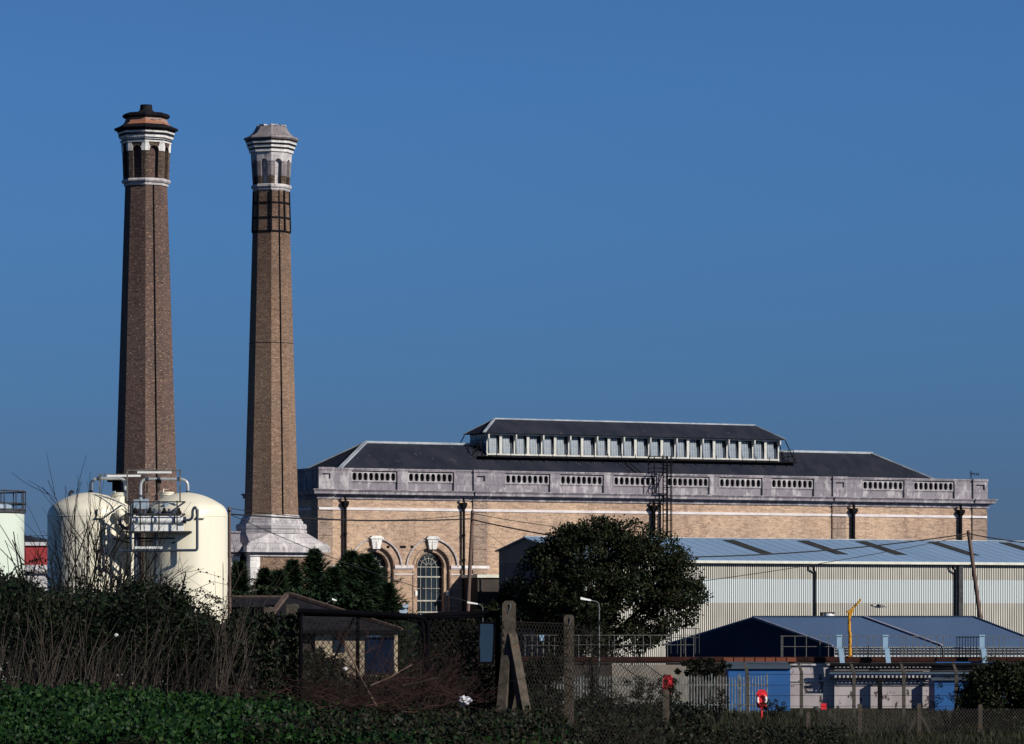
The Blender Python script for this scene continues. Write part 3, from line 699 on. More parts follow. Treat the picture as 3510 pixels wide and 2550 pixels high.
# ------------------------------------------------------------------ white ribbed shed
SR = -12.0
ss = fs(1804, SR); sb = SR + 4.4; sf = SR - 8.6
zrdg = zf(1843, ss, SR); zback = zf(1888, ss, sb); zfe = 8.03
shed = thing('ribbed_shed', 'long white ribbed metal shed with pale blue roof and dark rooflights', 'building', (x0 + ss * ct - SR * st, Y0 + ss * st + SR * ct, 0), TH)
SL = 62.0; fy = sf - SR; by = sb - SR
pitch = .152
w = MB(); x = 0.0
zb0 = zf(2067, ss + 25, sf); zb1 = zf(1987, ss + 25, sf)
while x < SL:
    pr = [(x, fy + .045), (x + .055, fy + .045), (x + .065, fy), (x + pitch - .01, fy), (x + pitch, fy + .045)]
    o = len(w.v)
    for (a, b) in pr: w.v += [(a, b, 0), (a, b, zfe)]
    for i in range(4): w.f.append((o + 2 * i, o + 2 * i + 2, o + 2 * i + 3, o + 2 * i + 1))
    x += pitch
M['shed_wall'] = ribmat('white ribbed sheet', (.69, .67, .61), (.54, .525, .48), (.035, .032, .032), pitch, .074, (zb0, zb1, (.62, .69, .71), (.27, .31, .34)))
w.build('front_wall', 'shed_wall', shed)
w = MB()
w.add([(.02, fy + .05, 0), (.02, by, 0), (.02, by, zback), (.02, 0, zrdg - .05), (.02, fy + .05, zfe)], [(0, 1, 2, 3, 4)])
w.add([(.02, by, 0), (SL, by, 0), (SL, by, zback), (.02, by, zback)], [(0, 1, 2, 3)])
w.add([(SL, fy + .05, 0), (SL, by, 0), (SL, by, zback), (SL, 0, zrdg - .05), (SL, fy + .05, zfe)], [(0, 1, 2, 3, 4)])
for q in range(40): yy = fy + .2 + q * .33; w.box(-.01, .019, yy, yy + .05, 0, min(zback, zfe) - .1) if yy < by - .1 else None
w.build('gable_wall', 'shed_gable', shed)
w = MB(); ov = .25
zfo = zfe + .05 - ov * (zrdg - zfe) / 8.6
F0, B0 = fy - ov, by + ov
zF = zrdg + (zfe - zrdg) * (-F0) / 8.6 + .06; zB = zrdg + (zback - zrdg) * B0 / 4.4 + .06; zR = zrdg + .06
w.add([(-.2, F0, zF), (SL, F0, zF), (SL, 0, zR), (-.2, 0, zR), (SL, B0, zB), (-.2, B0, zB),
       (-.2, F0, zF - .08), (SL, F0, zF - .08), (SL, 0, zR - .08), (-.2, 0, zR - .08), (SL, B0, zB - .08), (-.2, B0, zB - .08)],
      [(0, 1, 2, 3), (3, 2, 4, 5), (7, 6, 9, 8), (8, 9, 11, 10), (0, 3, 9, 6), (3, 5, 11, 9), (1, 0, 6, 7), (4, 10, 11, 5)])
# standing ribs on the roof
q = 0.3
while q < SL: w.bar((q, F0 + .01, zF + .004), (q, -.02, zR + .004), .02, .012); q += 1.0
w.build('roof', 'shed_roof', shed)
w = MB(); w.bar((-.2, 0, zR + .04), (SL, 0, zR + .04), .3, .06); w.build('ridge_cap', 'lead', shed)
for px in (2446, 2700, 2900, 3147, 3392):
    u = fs(px, SR) - ss + .4; k = MB(); f0, f1 = .07, .70
    y0_, y1_ = F0 * f0, F0 * f1; z0_, z1_ = zR + (zF - zR) * f0 + .035, zR + (zF - zR) * f1 + .035
    k.add([(u, y0_, z0_), (u + .95, y0_, z0_), (u + .95, y1_, z1_), (u, y1_, z1_), (u, y0_, z0_ - .05), (u + .95, y0_, z0_ - .05), (u + .95, y1_, z1_ - .05), (u, y1_, z1_ - .05)], [(3, 2, 1, 0), (0, 1, 5, 4), (1, 2, 6, 5), (2, 3, 7, 6), (3, 0, 4, 7)])
    k.build('rooflight', 'skylight', shed)
w = MB(); w.box(-.2, SL, F0 - .14, F0 - .01, zF - .2, zF - .03); w.build('gutter', 'gutter_white', shed)
w = MB(); w.box(0, SL, F0 - .005, fy - .01, zF - .22, zF - .18); w.build('soffit', 'dark_render', shed)
for px in (2791, 3272):
    u = fs(px, sf) - ss; k = MB(); k.tube([(u - .35, F0 - .08, zF - .2), (u - .3, F0 - .08, zF - .45), (u, fy - .1, zF - .8), (u, fy - .1, 0)], .075, 6); k.build('downpipe', 'iron', shed)
u = fs(3289, sf) - ss; k = MB(); k.box(u - .18, u + .18, fy - .22, fy - .02, 0, zF - .25); k.build('flue', 'iron_grey', shed)

# small dark outbuilding between the engine house and the shed
ob = thing('brick_outbuilding', 'low dark brick outbuilding with white roof edge, between tall pole and ribbed shed', 'building', (x0, Y0, 0), TH)
a, b = fs(1637, -2.6), fs(1900, -2.6)
zo_ = zf(1968, a, -2.6)
w = MB(); w.box(a, b, -2.6, -.13, 0, zo_ - .25); w.build('wall', 'dark_render', ob)
w = MB(); w.box(a - .12, b, -2.8, -.13, zo_ - .25, zo_ - .02); w.build('fascia', 'gutter_white', ob)
w = MB(); w.tube([(a + .25, -2.7, 0), (a + .25, -2.7, zo_ - .2)], .05, 6); w.build('downpipe', 'iron_grey', ob)

# ------------------------------------------------------------------ tanks
def tank(cx, D, ytop, rpx, label, matn, base=1.0):
    T = thing('storage_tank', label, 'tank', (X(cx, D), D, 0), 0, 'cream pressure tanks')
    sc = D / K; r = rpx * sc; zt = Z(ytop, D); zs = Z(ytop + 58, D)
    b = MB(); pr = [(r, base), (r, zs - .25)]
    # torispherical dome
    kr = .34 * r
    for i in range(1, 9):
        a = R(62) * i / 8; pr.append((r - kr + kr * math.cos(a), zs - .25 + kr * 1.0 * math.sin(a)))
    rx, zx = pr[-1]
    for i in range(1, 9):
        f = 1 - i / 8; pr.append((max(.001, rx * f), zx + (zt - zx) * (1 - f * f)))
    b.lathe(pr, 64, 0); b.build('shell', matn, T, True)
    s_ = MB(); s_.lathe([(r + .002, zs - .29), (r + .012, zs - .275), (r + .012, zs - .255), (r + .002, zs - .24)], 64, 0, capb=False, capt=False); s_.build('weld_seam', matn, T, True)
    for zz_ in (zs - 2.3, zs - 4.3): s_ = MB(); s_.lathe([(r + .001, zz_), (r + .007, zz_ + .012), (r + .001, zz_ + .024)], 64, 0, capb=False, capt=False); s_.build('weld_seam', matn, T, True)
    k = MB(); k.lathe([(r * .9, 0), (r * .9, base)], 24, 0); k.build('plinth', 'concrete_beige', T)
    return T, r, zt, sc
DT = 140.0
TL, rT, ztT, scT = tank(306, DT, 1688, 143, 'cream domed tank, the left of the two large ones, partly behind bare twigs', 'cream_tank')
TR, rT, ztT, scT = tank(637, DT, 1688, 143, 'cream domed tank, the right of the two large ones, fully sunlit', 'cream_tank')
TB, rB, ztB, scB = tank(329, 148, 1693, 137, 'cream domed tank mostly hidden behind the left of the two large ones', 'cream_tank')
def local(T, px, py, Y): return (X(px, Y) - T.location.x, Y - T.location.y, Z(py, Y))
def lug(T, px):
    m = MB(); c = local(T, px, 1759, DT)
    ang = math.asin(max(-1, min(1, c[0] / rT))); yy = -math.sqrt(max(.01, rT ** 2 - c[0] ** 2))
    mm = Matrix.Translation((c[0], yy, 0)) @ Matrix.Rotation(ang, 4, 'Z')
    m.box(-.17, .17, -.12, .02, c[2] - .22, c[2] - .17, mm); m.box(-.10, -.06, -.11, .02, c[2] - .17, c[2] + .12, mm)
    m.build('lifting_lug', 'cream_tank', T)
lug(TL, 356); lug(TR, 697)
def manhole(T, px, ytop, Y, T0=None):
    m = MB(); c = local(T, px, ytop, Y); r = 26 * Y / K
    m.lathe([(r * .85, c[2] - .75), (r * .85, c[2] - .06)], 20, 0, None, (c[0], c[1])); m.lathe([(r, c[2] - .06), (r, c[2])], 20, 0, None, (c[0], c[1]))
    m.lathe([(r, c[2] + .015), (r, c[2] + .06)], 20, 0, None, (c[0], c[1]))
    m.tube([(c[0] - .12, c[1], c[2] + .05), (c[0] - .12, c[1], c[2] + .16), (c[0] + .12, c[1], c[2] + .16), (c[0] + .12, c[1], c[2] + .05)], .025, 6)
    m.build('manhole', 'cream_tank', T, True)
manhole(TB, 405, 1694, 147.5); manhole(TR, 571, 1692, 140.3)
vm = MB(); c = local(TL, 244, 1690, 141); vm.tube([(c[0] - .05, c[1], c[2] - .25), (c[0] - .05, c[1], c[2] - .02), (c[0], c[1], c[2] + .07), (c[0] + .10, c[1], c[2] + .03)], .06, 8); vm.build('vent', 'iron_grey', TL, True)
# gantry: valve platform with pipework
DG = 138.3
G = thing('pipe_gantry', 'steel valve platform with grey pipework, railings and strip lights between the cream tanks', 'gantry', (X(543, DG), DG, 0))
def gp(px, py, dy=0.0): Y = DG + dy; return (X(px, Y) - G.location.x, Y - G.location.y, Z(py, Y))
def gt(name, pts, rpx, mat, dy=0.0, n=10, parent=None):
    m = MB(); m.tube([gp(p[0], p[1], (p[2] if len(p) > 2 else dy)) for p in pts], rpx * DG / K, n); return m.build(name, mat, parent or G, True)
def bend(x1, y1, x2, y2, corner, k=5):
    """quarter bend points from (x1,y1) to (x2,y2) around corner"""
    o = []
    for i in range(k + 1):
        t = i / k; a = (1 - t) ** 2; b = 2 * t * (1 - t); c = t * t
        o.append((a * x1 + b * corner[0] + c * x2, a * y1 + b * corner[1] + c * y2))
    return o
gt('overhead_pipe', [(312, 1690)] + bend(312, 1668, 338, 1640, (312, 1640)) + [(400, 1640)] + bend(408, 1640, 429, 1662, (429, 1640)) + [(429, 1700)], 5.4, 'pipe_light', 2.6, 12)
gt('overhead_pipe', [(482, 1735)] + bend(482, 1668, 506, 1642, (482, 1642)) + [(600, 1642)] + bend(614, 1642, 644, 1668, (644, 1642)) + [(644, 1692)], 5.4, 'pipe_light', 2.0)
for (px, py, dy) in ((338, 1640, 2.6), (505, 1642, 2.0), (545, 1642, 2.0), (614, 1642, 2.0)):
    m = MB(); p = gp(px, py, dy); m.tube([(p[0] - .05, p[1], p[2]), (p[0] + .05, p[1], p[2])], .08, 12); m.build('flange', 'pipe_grey', G)
for (px, py, dy) in ((312, 1684, 2.6), (644, 1686, 2.0), (482, 1700, 2.0), (429, 1684, 2.6)):
    m = MB(); p = gp(px, py, dy); m.tube([(p[0], p[1], p[2] - .04), (p[0], p[1], p[2] + .04)], .08, 12); m.build('flange', 'pipe_grey', G)
m = MB(); p = gp(400, 1660, 2.8); m.box(p[0] - .16, p[0] + .16, p[1] - .1, p[1] + .1, p[2] - .25, p[2] + .22); m.box(p[0] - .35, p[0] - .16, p[1] - .05, p[1] + .05, p[2] + .08, p[2] + .17); m.build('valve', 'black_tube', G)
m = MB(); p = gp(543, 1652, 2.0); m.box(p[0] - .1, p[0] + .1, p[1] - .08, p[1] + .08, p[2] - .06, p[2] + .1); m.build('valve', 'black_tube', G)
for k in range(3):
    gt('hose', [(540 + k * 4, 1655, 1.9), (541 + k * 3, 1680, 1.7), (536 - k * 3, 1700, 1.2), (526 + k * 10, 1725, .8)], 1.3, 'wire', n=5)
def frame(x1, x2, yt, yb1, yb2, dy, light, mat='rail'):
    m = MB(); m.bar(gp(x1 - 4, yt, dy), gp(x2 + 4, yt, dy), .05); m.bar(gp(x1, yt, dy), gp(x1, yb1, dy), .05); m.bar(gp(x2, yt, dy), gp(x2, yb2, dy), .05)
    o = m.build('light_frame', mat, G)
    m = MB(); a = gp(light[0], light[2], dy - .06); b = gp(light[1], light[2], dy - .06); m.box(a[0], b[0], a[1] - .05, a[1] + .03, a[2] - .035, a[2] + .035); m.build('strip_light', 'lag_white', o)
frame(436, 617, 1612, 1722, 1722, .2, (471, 588, 1619)); frame(342, 504, 1627, 1690, 1765, 2.3, (367, 482, 1631))
m = MB()
for y, xa, xb in ((1720, 432, 634), (1762, 436, 628)):
    for dy in (-.5, 1.0): m.bar(gp(xa, y, dy), gp(xb, y, dy), .045)
    for px in (432, 634): m.bar(gp(px, y, -.5), gp(px, y, 1.0), .045)
for px in (441, 481, 545, 607):
    for dy in (-.5,): m.bar(gp(px, 1716, dy), gp(px, 1818, dy), .045)
for px in (456, 500, 582, 619, 628): m.bar(gp(px, 1716, 1.0), gp(px, 1820, 1.0), .045)
m.build('railing', 'iron_grey', G)
m = MB(); a, b = gp(429, 1821, 0), gp(657, 1825, 0); m.box(a[0], b[0], a[1] - .55, a[1] + 1.1, a[2] - .05, a[2]); m.build('platform', 'iron_grey', G)
m = MB(); a, b = gp(456, 1798, 0), gp(631, 1821, 0); m.box(a[0], b[0], a[1] - .30, a[1] - .1, b[2], a[2]); m.build('white_beam', 'lag_white', G)
gt('lagged_pipe', [(462, 1783), (628, 1783)], 14.5, 'lag_white', -.25, 16)
for px in (456, 632): gt('pipe_collar', [(px - 6, 1783), (px + 6, 1783)], 12, 'lag_white' if px == 456 else 'pipe_grey', -.25, 16)
for px in (522, 600): gt('pipe_clip', [(px - 2, 1783), (px + 2, 1783)], 15.4, 'pipe_grey', -.25, 16)
for px in (411, 641): m = MB(); m.sphere(gp(px, 1763, .4), 18 * DG / K, 16, 10); m.build('float_vessel', 'cream_tank', G, True)
gt('pipe', [(632, 1783)] + bend(640, 1783, 660, 1765, (660, 1783)) + bend(660, 1752, 676, 1752, (668, 1726), 7) + [(676, 1870)] + bend(676, 1876, 668, 1886, (676, 1886)) + [(410, 1888)], 4.8, 'pipe_grey', -.45)
gt('pipe', [(449, 1717), (449, 1883)], 4.8, 'pipe_grey', -.45)
gt('pipe', [(411, 1780), (411, 1795), (425, 1810), (449, 1812)], 7, 'pipe_grey', .1)
gt('pipe', [(473, 1828), (473, 2100)], 3.2, 'pipe_grey', .6); gt('pipe', [(480, 1825), (480, 2200)], 3.0, 'pipe_grey', 1.0)
for px in (465, 535): gt('leg', [(px, 1826), (px, 2440)], 6.2, 'pipe_grey', -.2, 12)
for px in (470, 600): gt('leg', [(px, 1826), (px, 2440)], 5, 'pipe_grey', 1.0, 12)
m = MB(); a, b = gp(456, 1873, -.3), gp(556, 1881, -.3); m.box(a[0], b[0], a[1], a[1] + .06, b[2], a[2]); m.build('cable_tray', 'lag_white', G)
m = MB(); m.bar(gp(478, 1855, -.2), gp(526, 1855, -.2), .04); m.bar(gp(388, 1846, -.1), gp(450, 1862, -.1), .05); m.bar(gp(588, 1862, .2), gp(612, 1854, .2), .05); m.bar(gp(460, 1845, .2), gp(600, 1845, .2), .05)
m.bar(gp(430, 1845, 1), gp(660, 1845, 1), .06); m.build('brace', 'iron', G)
for (xa, xb, ya, yb, dy) in ((458, 476, 1712, 1744, .4), (482, 508, 1710, 1744, .5), (564, 579, 1724, 1746, .4), (588, 602, 1724, 1746, .4), (606, 621, 1722, 1760, .5)):
    m = MB(); a, b = gp(xa, ya, dy), gp(xb, yb, dy); m.box(a[0], b[0], a[1], a[1] + .25, b[2], a[2]); m.build('control_box', 'box_blue', G)
for k in range(10):
    m = MB(); px = 464 + k * 16.5; p = gp(px, 1752 + (k % 3) * 3, .1); m.lathe([(.09, p[2] - .14), (.11, p[2] - .04), (.05, p[2] + .06), (.05, p[2] + .12)], 8, 0, None, (p[0], p[1])); m.build('valve', 'pipe_grey' if k % 3 else 'iron', G)

# far left pale green tank
D = 165.0; TG = thing('railed_tank', 'pale green tank with railed top at the far left edge', 'tank', (X(-70, D), D, 0)); sc = D / K; r = 152 * sc
m = MB(); m.lathe([(r, 0), (r, Z(1762, D)), (r - .1, Z(1762, D) + .02)], 48, 0); m.build('shell', 'green_tank', TG, True)
m = MB(); z = Z(1759, D); m.lathe([(r + .07, z), (r + .07, z + .1)], 48, 0); m.build('top_rim', 'iron_grey', TG, True)
m = MB(); m.lathe([(r * .72, z + .1), (r * .72, z + .35), (r * .6, z + .42)], 32, 0); m.build('hatch', 'box_blue', TG, True)
m = MB(); rr = r + .05
for zz_ in (Z(1685, D), Z(1727, D), Z(1748, D)): m.tube([(rr * math.cos(R(a)), rr * math.sin(R(a)), zz_) for a in range(0, 361, 10)], .035, 5)
for a in range(-90, 270, 20): m.bar((rr * math.cos(R(a)), rr * math.sin(R(a)), z), (rr * math.cos(R(a)), rr * math.sin(R(a)), Z(1682, D)), .045)
m.build('railing', 'iron_grey', TG)
# distant red building
D = 380.0; RB = thing('red_warehouse', 'distant red clad warehouse with white fascia between the green and cream tanks', 'building', (X(120, D), D, 0))
def q(T, px0, px1, py0, py1, D, y0, y1): return (X(px0, D) - T.location.x, X(px1, D) - T.location.x, y0, y1, Z(py1, D), Z(py0, D))
m = MB(); m.box(*q(RB, 60, 230, 1870, 1936, D, 0, 20)); m.build('wall', 'red_clad', RB)
m = MB(); m.box(*q(RB, 58, 232, 1858, 1870, D, -.2, 20.2)); m.build('fascia', 'white_clad', RB)
m = MB(); a = q(RB, 60, 230, 1936, 2000, D, -.05, 20); m.box(a[0], a[1], a[2], a[3], 0, a[5]); m.build('base_wall', 'white_clad', RB)
m = MB(); zt_ = Z(1834, D); zb_ = Z(1857, D); xa, xm, xb = X(30, D) - RB.location.x, X(80, D) - RB.location.x, X(128, D) - RB.location.x
m.add([(xa, 2, zb_), (xb, 2, zb_), (xm, 2, zt_), (xa, 18, zb_), (xb, 18, zb_), (xm, 18, zt_)], [(0, 1, 2), (3, 5, 4), (1, 4, 5, 2), (0, 2, 5, 3)]); m.build('roof', 'slate', RB)
D = 300.0
WC = thing('white_cabin', 'low white cabin glimpsed between the left tanks behind the hedge', 'cabin', (X(110, D), D, 0))
m = MB(); m.box(*q(WC, 84, 168, 1965, 2250, D, 0, 5)); m.build('wall', 'white_clad', WC)
m = MB(); m.box(*q(WC, 80, 172, 1958, 1966, D, -.2, 5.2)); m.build('roof', 'stone_grey', WC)

# ------------------------------------------------------------------ blue roofed building
D = 190.0
BB = thing('blue_roofed_building', 'navy gabled building with slate-blue sheet roof behind the railed wall', 'building', (X(2581, D), D, 0))
zr_ = Z(2118, D)
gl, gr = X(2290, D + 1) - BB.location.x, X(2858, D - 4) - BB.location.x       # gable feet
# plan: the gable faces left-front; ridge runs off to the right
yl, yr = 4.2, -4.4;  zel, zer = Z(2226, D + 1), Z(2217, D - 4)
zel = zer
RX = X(3309, D + 3) - BB.location.x; EX = X(3560, D - 1) - BB.location.x
ya_ = yl + (yr - yl) * (0 - gl) / (gr - gl)
P = [(gl, yl, 0), (gr, yr, 0), (gr, yr, zer), (0, ya_, zr_), (gl, yl, zel)]
m = MB(); m.add(P, [(0, 1, 2, 3, 4)])
n_ = 60
for i in range(1, n_):
    f = i / n_; x_, y_ = gl + (gr - gl) * f, yl + (yr - yl) * f
    fm = (0 - gl) / (gr - gl); zt_ = zel + (zr_ - zel) * f / fm if f < fm else zr_ + (zer - zr_) * (f - fm) / (1 - fm)
    m.bar((x_ - .005, y_ - .02, 0), (x_ - .005, y_ - .02, zt_ - .05), .03)
m.build('gable_wall', 'blue_gable', BB)
m = MB(); dz = .06
V = [(gr - .1, yr - .15, zer), (EX, yr - .15, zer), (RX, ya_, zr_), (-.05, ya_, zr_), (gl - .1, yl + .1, zel), (EX - 2, yl + .1, zel)]
V = [(a, b, c + dz) for a, b, c in V]
m.add(V + [(a, b, c - .08) for a, b, c in V], [(0, 1, 2, 3), (3, 2, 5, 4), (1, 5, 2), (3, 9, 6, 0), (4, 10, 9, 3), (0, 6, 7, 1)])
for i in range(60):      # roof sheet ribs
    f = i / 60.0; a = Vector(V[0]).lerp(Vector(V[1]), f); b = Vector(V[3]).lerp(Vector(V[2]), f); m.bar(a + Vector((0, 0, .002)), b + Vector((0, 0, .002)), .02, .012)
m.build('roof', 'blue_roof', BB)
m = MB(); a = (X(3225, D - 4) - BB.location.x, yr - .15, zer + .10); b = (X(2954, D + 1) - BB.location.x, ya_ - .1, zr_ + .08); m.bar(b, a, .22, .05)
m.bar(V[3], V[0], .12, .08); m.build('roof_trim', 'blue_roof_strip', BB)
m = MB(); m.bar(V[3], V[2], .22, .10); m.bar(V[2], V[1], .16, .08); m.build('ridge_cap', 'blue_gable', BB)
m = MB(); x = gr + .02; pw = .18
while x < EX - .5:
    m.box(x, x + pw * .62, yr - .04, yr + .02, 0, zer - .04); m.box(x + pw * .62, x + pw, yr + .0, yr + .03, 0, zer - .04); x += pw
M['white_rib'] = plain('white ribbed wall', (.62, .66, .66), (.5, .54, .55), .6, 2)
m.build('side_wall', 'white_rib', BB)
m = MB(); m.bar((gr, yr - .1, zer - .16), (EX, yr - .1, zer - .16), .04); m.bar((gr, yr - .1, zer - .30), (EX, yr - .1, zer - .30), .05); m.build('cladding_rail', 'dark_render', BB)
rv = thing('roof_vent', 'round white roof vent with dark cap on the ridge of the blue roof', 'vent', (X(2840, D + 2), D + 2, zr_))
m = MB(); m.lathe([(.26, 0), (.26, .22)], 16, 0); m.build('collar', 'lag_white', rv, True)
m = MB(); m.box(-.40, .3, -.22, .25, .22, .29); m.box(-.4, -.28, -.15, .15, .05, .22); m.build('cap', 'dark_render', rv)

# ------------------------------------------------------------------ railed wall (edge of the filter works)
D = 176.0
W = thing('railed_wall', 'long low wall with red-brown coping and stained white face carrying railings', 'wall', (X(2600, D), D, 0))
zc = Z(2252, D); wx = lambda px, d=D: X(px, d) - W.location.x
XR = wx(3620); XL = wx(1450)
m = MB(); m.box(XL, XR, -.1, 1.1, zc - .20, zc)
m.build('coping', 'coping', W)
m = MB(); m.box(XL, XR, -.06, 1.0, zc - .30, zc - .2); m.box(XL, wx(2097), 0, .9, 0, zc - .30); m.box(wx(2360), wx(2706), 0, .9, 0, zc - .30); m.build('dark_face', 'dark_render', W)
m = MB(); m.box(wx(2097), wx(2360), -.03, .9, 0, zc - .36); m.build('beige_face', 'concrete_beige', W)
M['white_wall'] = plain('stained white wall', (.44, .40, .42), (.35, .315, .335), .8, 1.1, spots=((.06, .05, .052), .57, 2.4), stretch=(1.2, 1, .55), lo=.4, hi=.6)
m = MB(); m.box(wx(2706), wx(2858), 0, .9, 0, zc - .33); m.box(wx(2858), XR, -.36, .9, 0, Z(2352, D)); m.box(wx(2858), XR, -.28, .9, Z(2352, D), zc - .33); m.build('white_face', 'white_wall', W)
m = MB()
for y0, y1 in ((2326, 2333), (2338, 2349)): m.box(wx(2858), wx(3200), -.42, -.281, Z(y1, D), Z(y0, D))
m.box(wx(2708), wx(2840), -.06, -.001, Z(2336, D), Z(2330, D)); m.box(wx(2708), wx(2858), -.10, -.002, Z(2281, D), Z(2274, D)); m.build('ledge', 'stone_pale', W)
# coping courses of separate red blocks on the left of the blue building
m = MB()
for i in range(7):
    a = wx(2480 + i * 36); m.box(a, a + .44, -.14, -.101, zc - .22, zc - .02)
m.build('coping_block', plain('red brick block', (.20, .065, .038), (.14, .05, .032), .85, 2), W)
# pipes along the wall
PR = thing('pipe_rack', 'bundle of black and blue service pipes running along the white wall', 'pipes', (X(2858, 175.2), 175.2, 0))
px_ = lambda p: X(p, 175.2) - PR.location.x
Zp = lambda y: Z(y, 175.2)
for y, r_, mt, dy in ((2278, .08, 'iron', 0), (2290, .08, 'iron', .1), (2299, .025, 'iron_grey', .0), (2304, .025, 'iron_grey', .0), (2311, .06, 'blue_pale', .2), (2326, .04, 'iron', .1)):
    m = MB(); m.tube([(px_(2845), dy, Zp(y)), (px_(3600), dy, Zp(y))], r_, 8); m.build('service_pipe', mt, PR, True)
m = MB()
for i in range(24):
    a = px_(2862 + i * 14); m.box(a, a + .09, .12, .5, Zp(2324), Zp(2315)); m.box(a, a + .10, .0, .3, Zp(2288), Zp(2283))
m.build('bracket', 'stone_pale', PR)
for p in (3016, 3194):
    m = MB(); m.box(px_(p) - .1, px_(p) + .1, -.12, .1, 0, Zp(2327)); m.build('post', 'iron', PR)
m = MB(); m.tube([(px_(2712), .9, Zp(2313)), (px_(2846), .9, Zp(2313))], .08, 8); m.build('service_pipe', 'blue_pale', PR, True)
m = MB(); m.tube([(px_(2712), .95, Zp(2301)), (px_(2846), .95, Zp(2301))], .05, 8); m.build('service_pipe', 'iron', PR, True)
# blue cabins
def cabin(pxa, pxb, ytop, D, label, dep=2.4, rise=0):
    T = thing('blue_cabin', label, 'cabin', (X(pxa, D), D, 0)); w_ = X(pxb, D) - X(pxa, D); h = Z(ytop, D)
    m = MB(); m.box(0, w_, 0, dep, 0, h); m.build('wall', 'blue_paint', T)
    m = MB(); m.add([(-.15, -.12, h), (w_ + .05, -.12, h), (w_ + .05, dep, h + .02 + rise), (-.15, dep, h + .02 + rise), (-.15, -.12, h + .07), (w_ + .05, -.12, h + .07), (w_ + .05, dep, h + .09 + rise), (-.15, dep, h + .09 + rise)],
                     [(0, 3, 2, 1), (4, 5, 6, 7), (0, 1, 5, 4), (1, 2, 6, 5), (3, 0, 4, 7)]); m.build('roof', plain('cabin roof sheet', (.06, .085, .11), (.045, .06, .08), .6, 2), T)
    return T
cabin(2497, 2709, 2292, 171.5, 'bright blue cabin with dark flat roof beside the spiked fence', 2.4, .2)
cabin(3204, 3560, 2332, 171.0, 'bright blue cabin half hidden by the dark bush at the right edge')
m = MB(); m.box(wx(3204), wx(3400), -.46, -.421, Z(2300, D), Z(2268, D)); m.build('blue_board', 'blue_paint', W)
# pale blue trunking posts
ph = None
for i, (p, lab) in enumerate(((2875, 'pale blue steel riser beside the yellow davit'), (3033, 'pale blue steel riser midway along the white wall'), (3364, 'pale blue steel riser nearest the dark bush'))):
    if ph is None:
        ph = thing('trunking_post', lab, 'post', (X(p, 175.3), 175.3, 0), 0, 'pale blue risers on the wall'); m = MB()
        z0, z1, z2 = Z(2275, 175.3), Z(2222, 175.3), Z(2178, 175.3)
        m.add([(.06, -.1, z0), (.28, -.1, z0), (.20, -.1, z1), (-.03, -.1, z1), (.06, .08, z0), (.28, .08, z0), (.20, .08, z1), (-.03, .08, z1)], [(0, 1, 2, 3), (1, 5, 6, 2), (5, 4, 7, 6), (4, 0, 3, 7), (0, 4, 5, 1)])
        m.box(-.1, .14, -.1, .1, z1 + .01, z2 - .03); m.build('riser', 'blue_pale', ph)
        m = MB(); m.box(-.12, .16, -.14, .12, z2 - .03, z2 + .03); m.box(-.11, .15, -.105, .0, z1 - .03, z1); m.build('cap', 'blue_pale', ph)
    else:
        c = copy_tree(ph); c.location = (X(p, 175.3), 175.3, 0); c['label'] = lab
# yellow davit
T = thing('yellow_davit', 'rusty yellow davit crane post with raised arm on the wall', 'davit', (X(2911, 176), 176, zc)); s_ = 176 / K
m = MB(); m.tube([(.04, 0, 0), (.03, 0, 1.1), (.0, 0, 1.2), (0, 0, 155 * s_)], .085, 8, .07); m.build('post', 'yellow', T, True)
m = MB(); m.tube([(-.1, 0, 154 * s_), (.06, 0, 158 * s_), (.28, 0, 176 * s_), (41 * s_, 0, 198 * s_)], .065, 7, .045); m.tube([(.02, 0, 130 * s_), (.16, 0, 164 * s_)], .05, 6); m.build('arm', 'yellow', T, True)
m = MB(); m.lathe([(.16, -.0), (.16, .05)], 10, 0); m.build('base', 'yellow', T)
# railings on the wall
def railing(pxa, pxb, label, ytop=2181, ymid=2216, posts=None, D=175.95, step=38):
    T = thing('railing', label, 'railing', (X(pxa, D), D, zc), 0, 'railings along the wall top'); s_ = D / K
    L = (pxb - pxa) * s_; h1 = (2252 - ytop) * s_; h2 = (2252 - ymid) * s_
    m = MB(); m.bar((0, 0, h1), (L, 0, h1), .028); m.bar((0, 0, h2), (L, 0, h2), .024); m.build('rail', 'rail', T)
    ps = posts or [pxa + i * step for i in range(int((pxb - pxa) / step) + 1)]
    m = MB(); m.bar((0, 0, 0), (0, 0, h1 + .02), .032); pm = None
    for p in ps:
        if pm is None: o = pm = m.build('post', 'rail', T)
        else: o = pm.copy(); COL.objects.link(o); o.parent = T
        o.location = ((p - pxa) * s_, 0, 0)
    return T
railing(1794, 1914, 'short railing between the two tall concrete posts', 2177, 2212, [1800, 1824, 1842, 1882, 1901])
railing(1966, 2380, 'railing in front of the large round tree', 2177, 2210, [1984, 2012, 2026, 2088, 2106, 2136, 2177, 2205, 2230, 2268, 2288, 2334, 2350, 2378])
railing(2676, 2850, 'railing in front of the navy gable', 2180, 2216, [2678, 2683, 2725, 2764, 2811, 2840])
railing(2853, 3270, 'railing in front of the white ribbed side wall', 2181, 2218, [2890, 2936, 2977, 2995, 3020, 3093, 3105, 3129, 3147, 3170, 3191, 3212, 3234])
railing(3372, 3560, 'railing beyond the rightmost pale blue riser', 2183, 2220, [3386, 3405, 3426, 3443, 3500])
T = thing('access_gate', 'dark steel ladder gate on the wall beside the rightmost pale blue riser', 'gate', (X(3280, 175.9), 175.9, zc)); m = MB()
for i in range(9): m.bar((i * .13, 0, -.1), (i * .13, 0, .93), .03)
m.bar((-.03, 0, .93), (1.07, 0, .93), .05); m.build('barred_panel', 'iron', T)
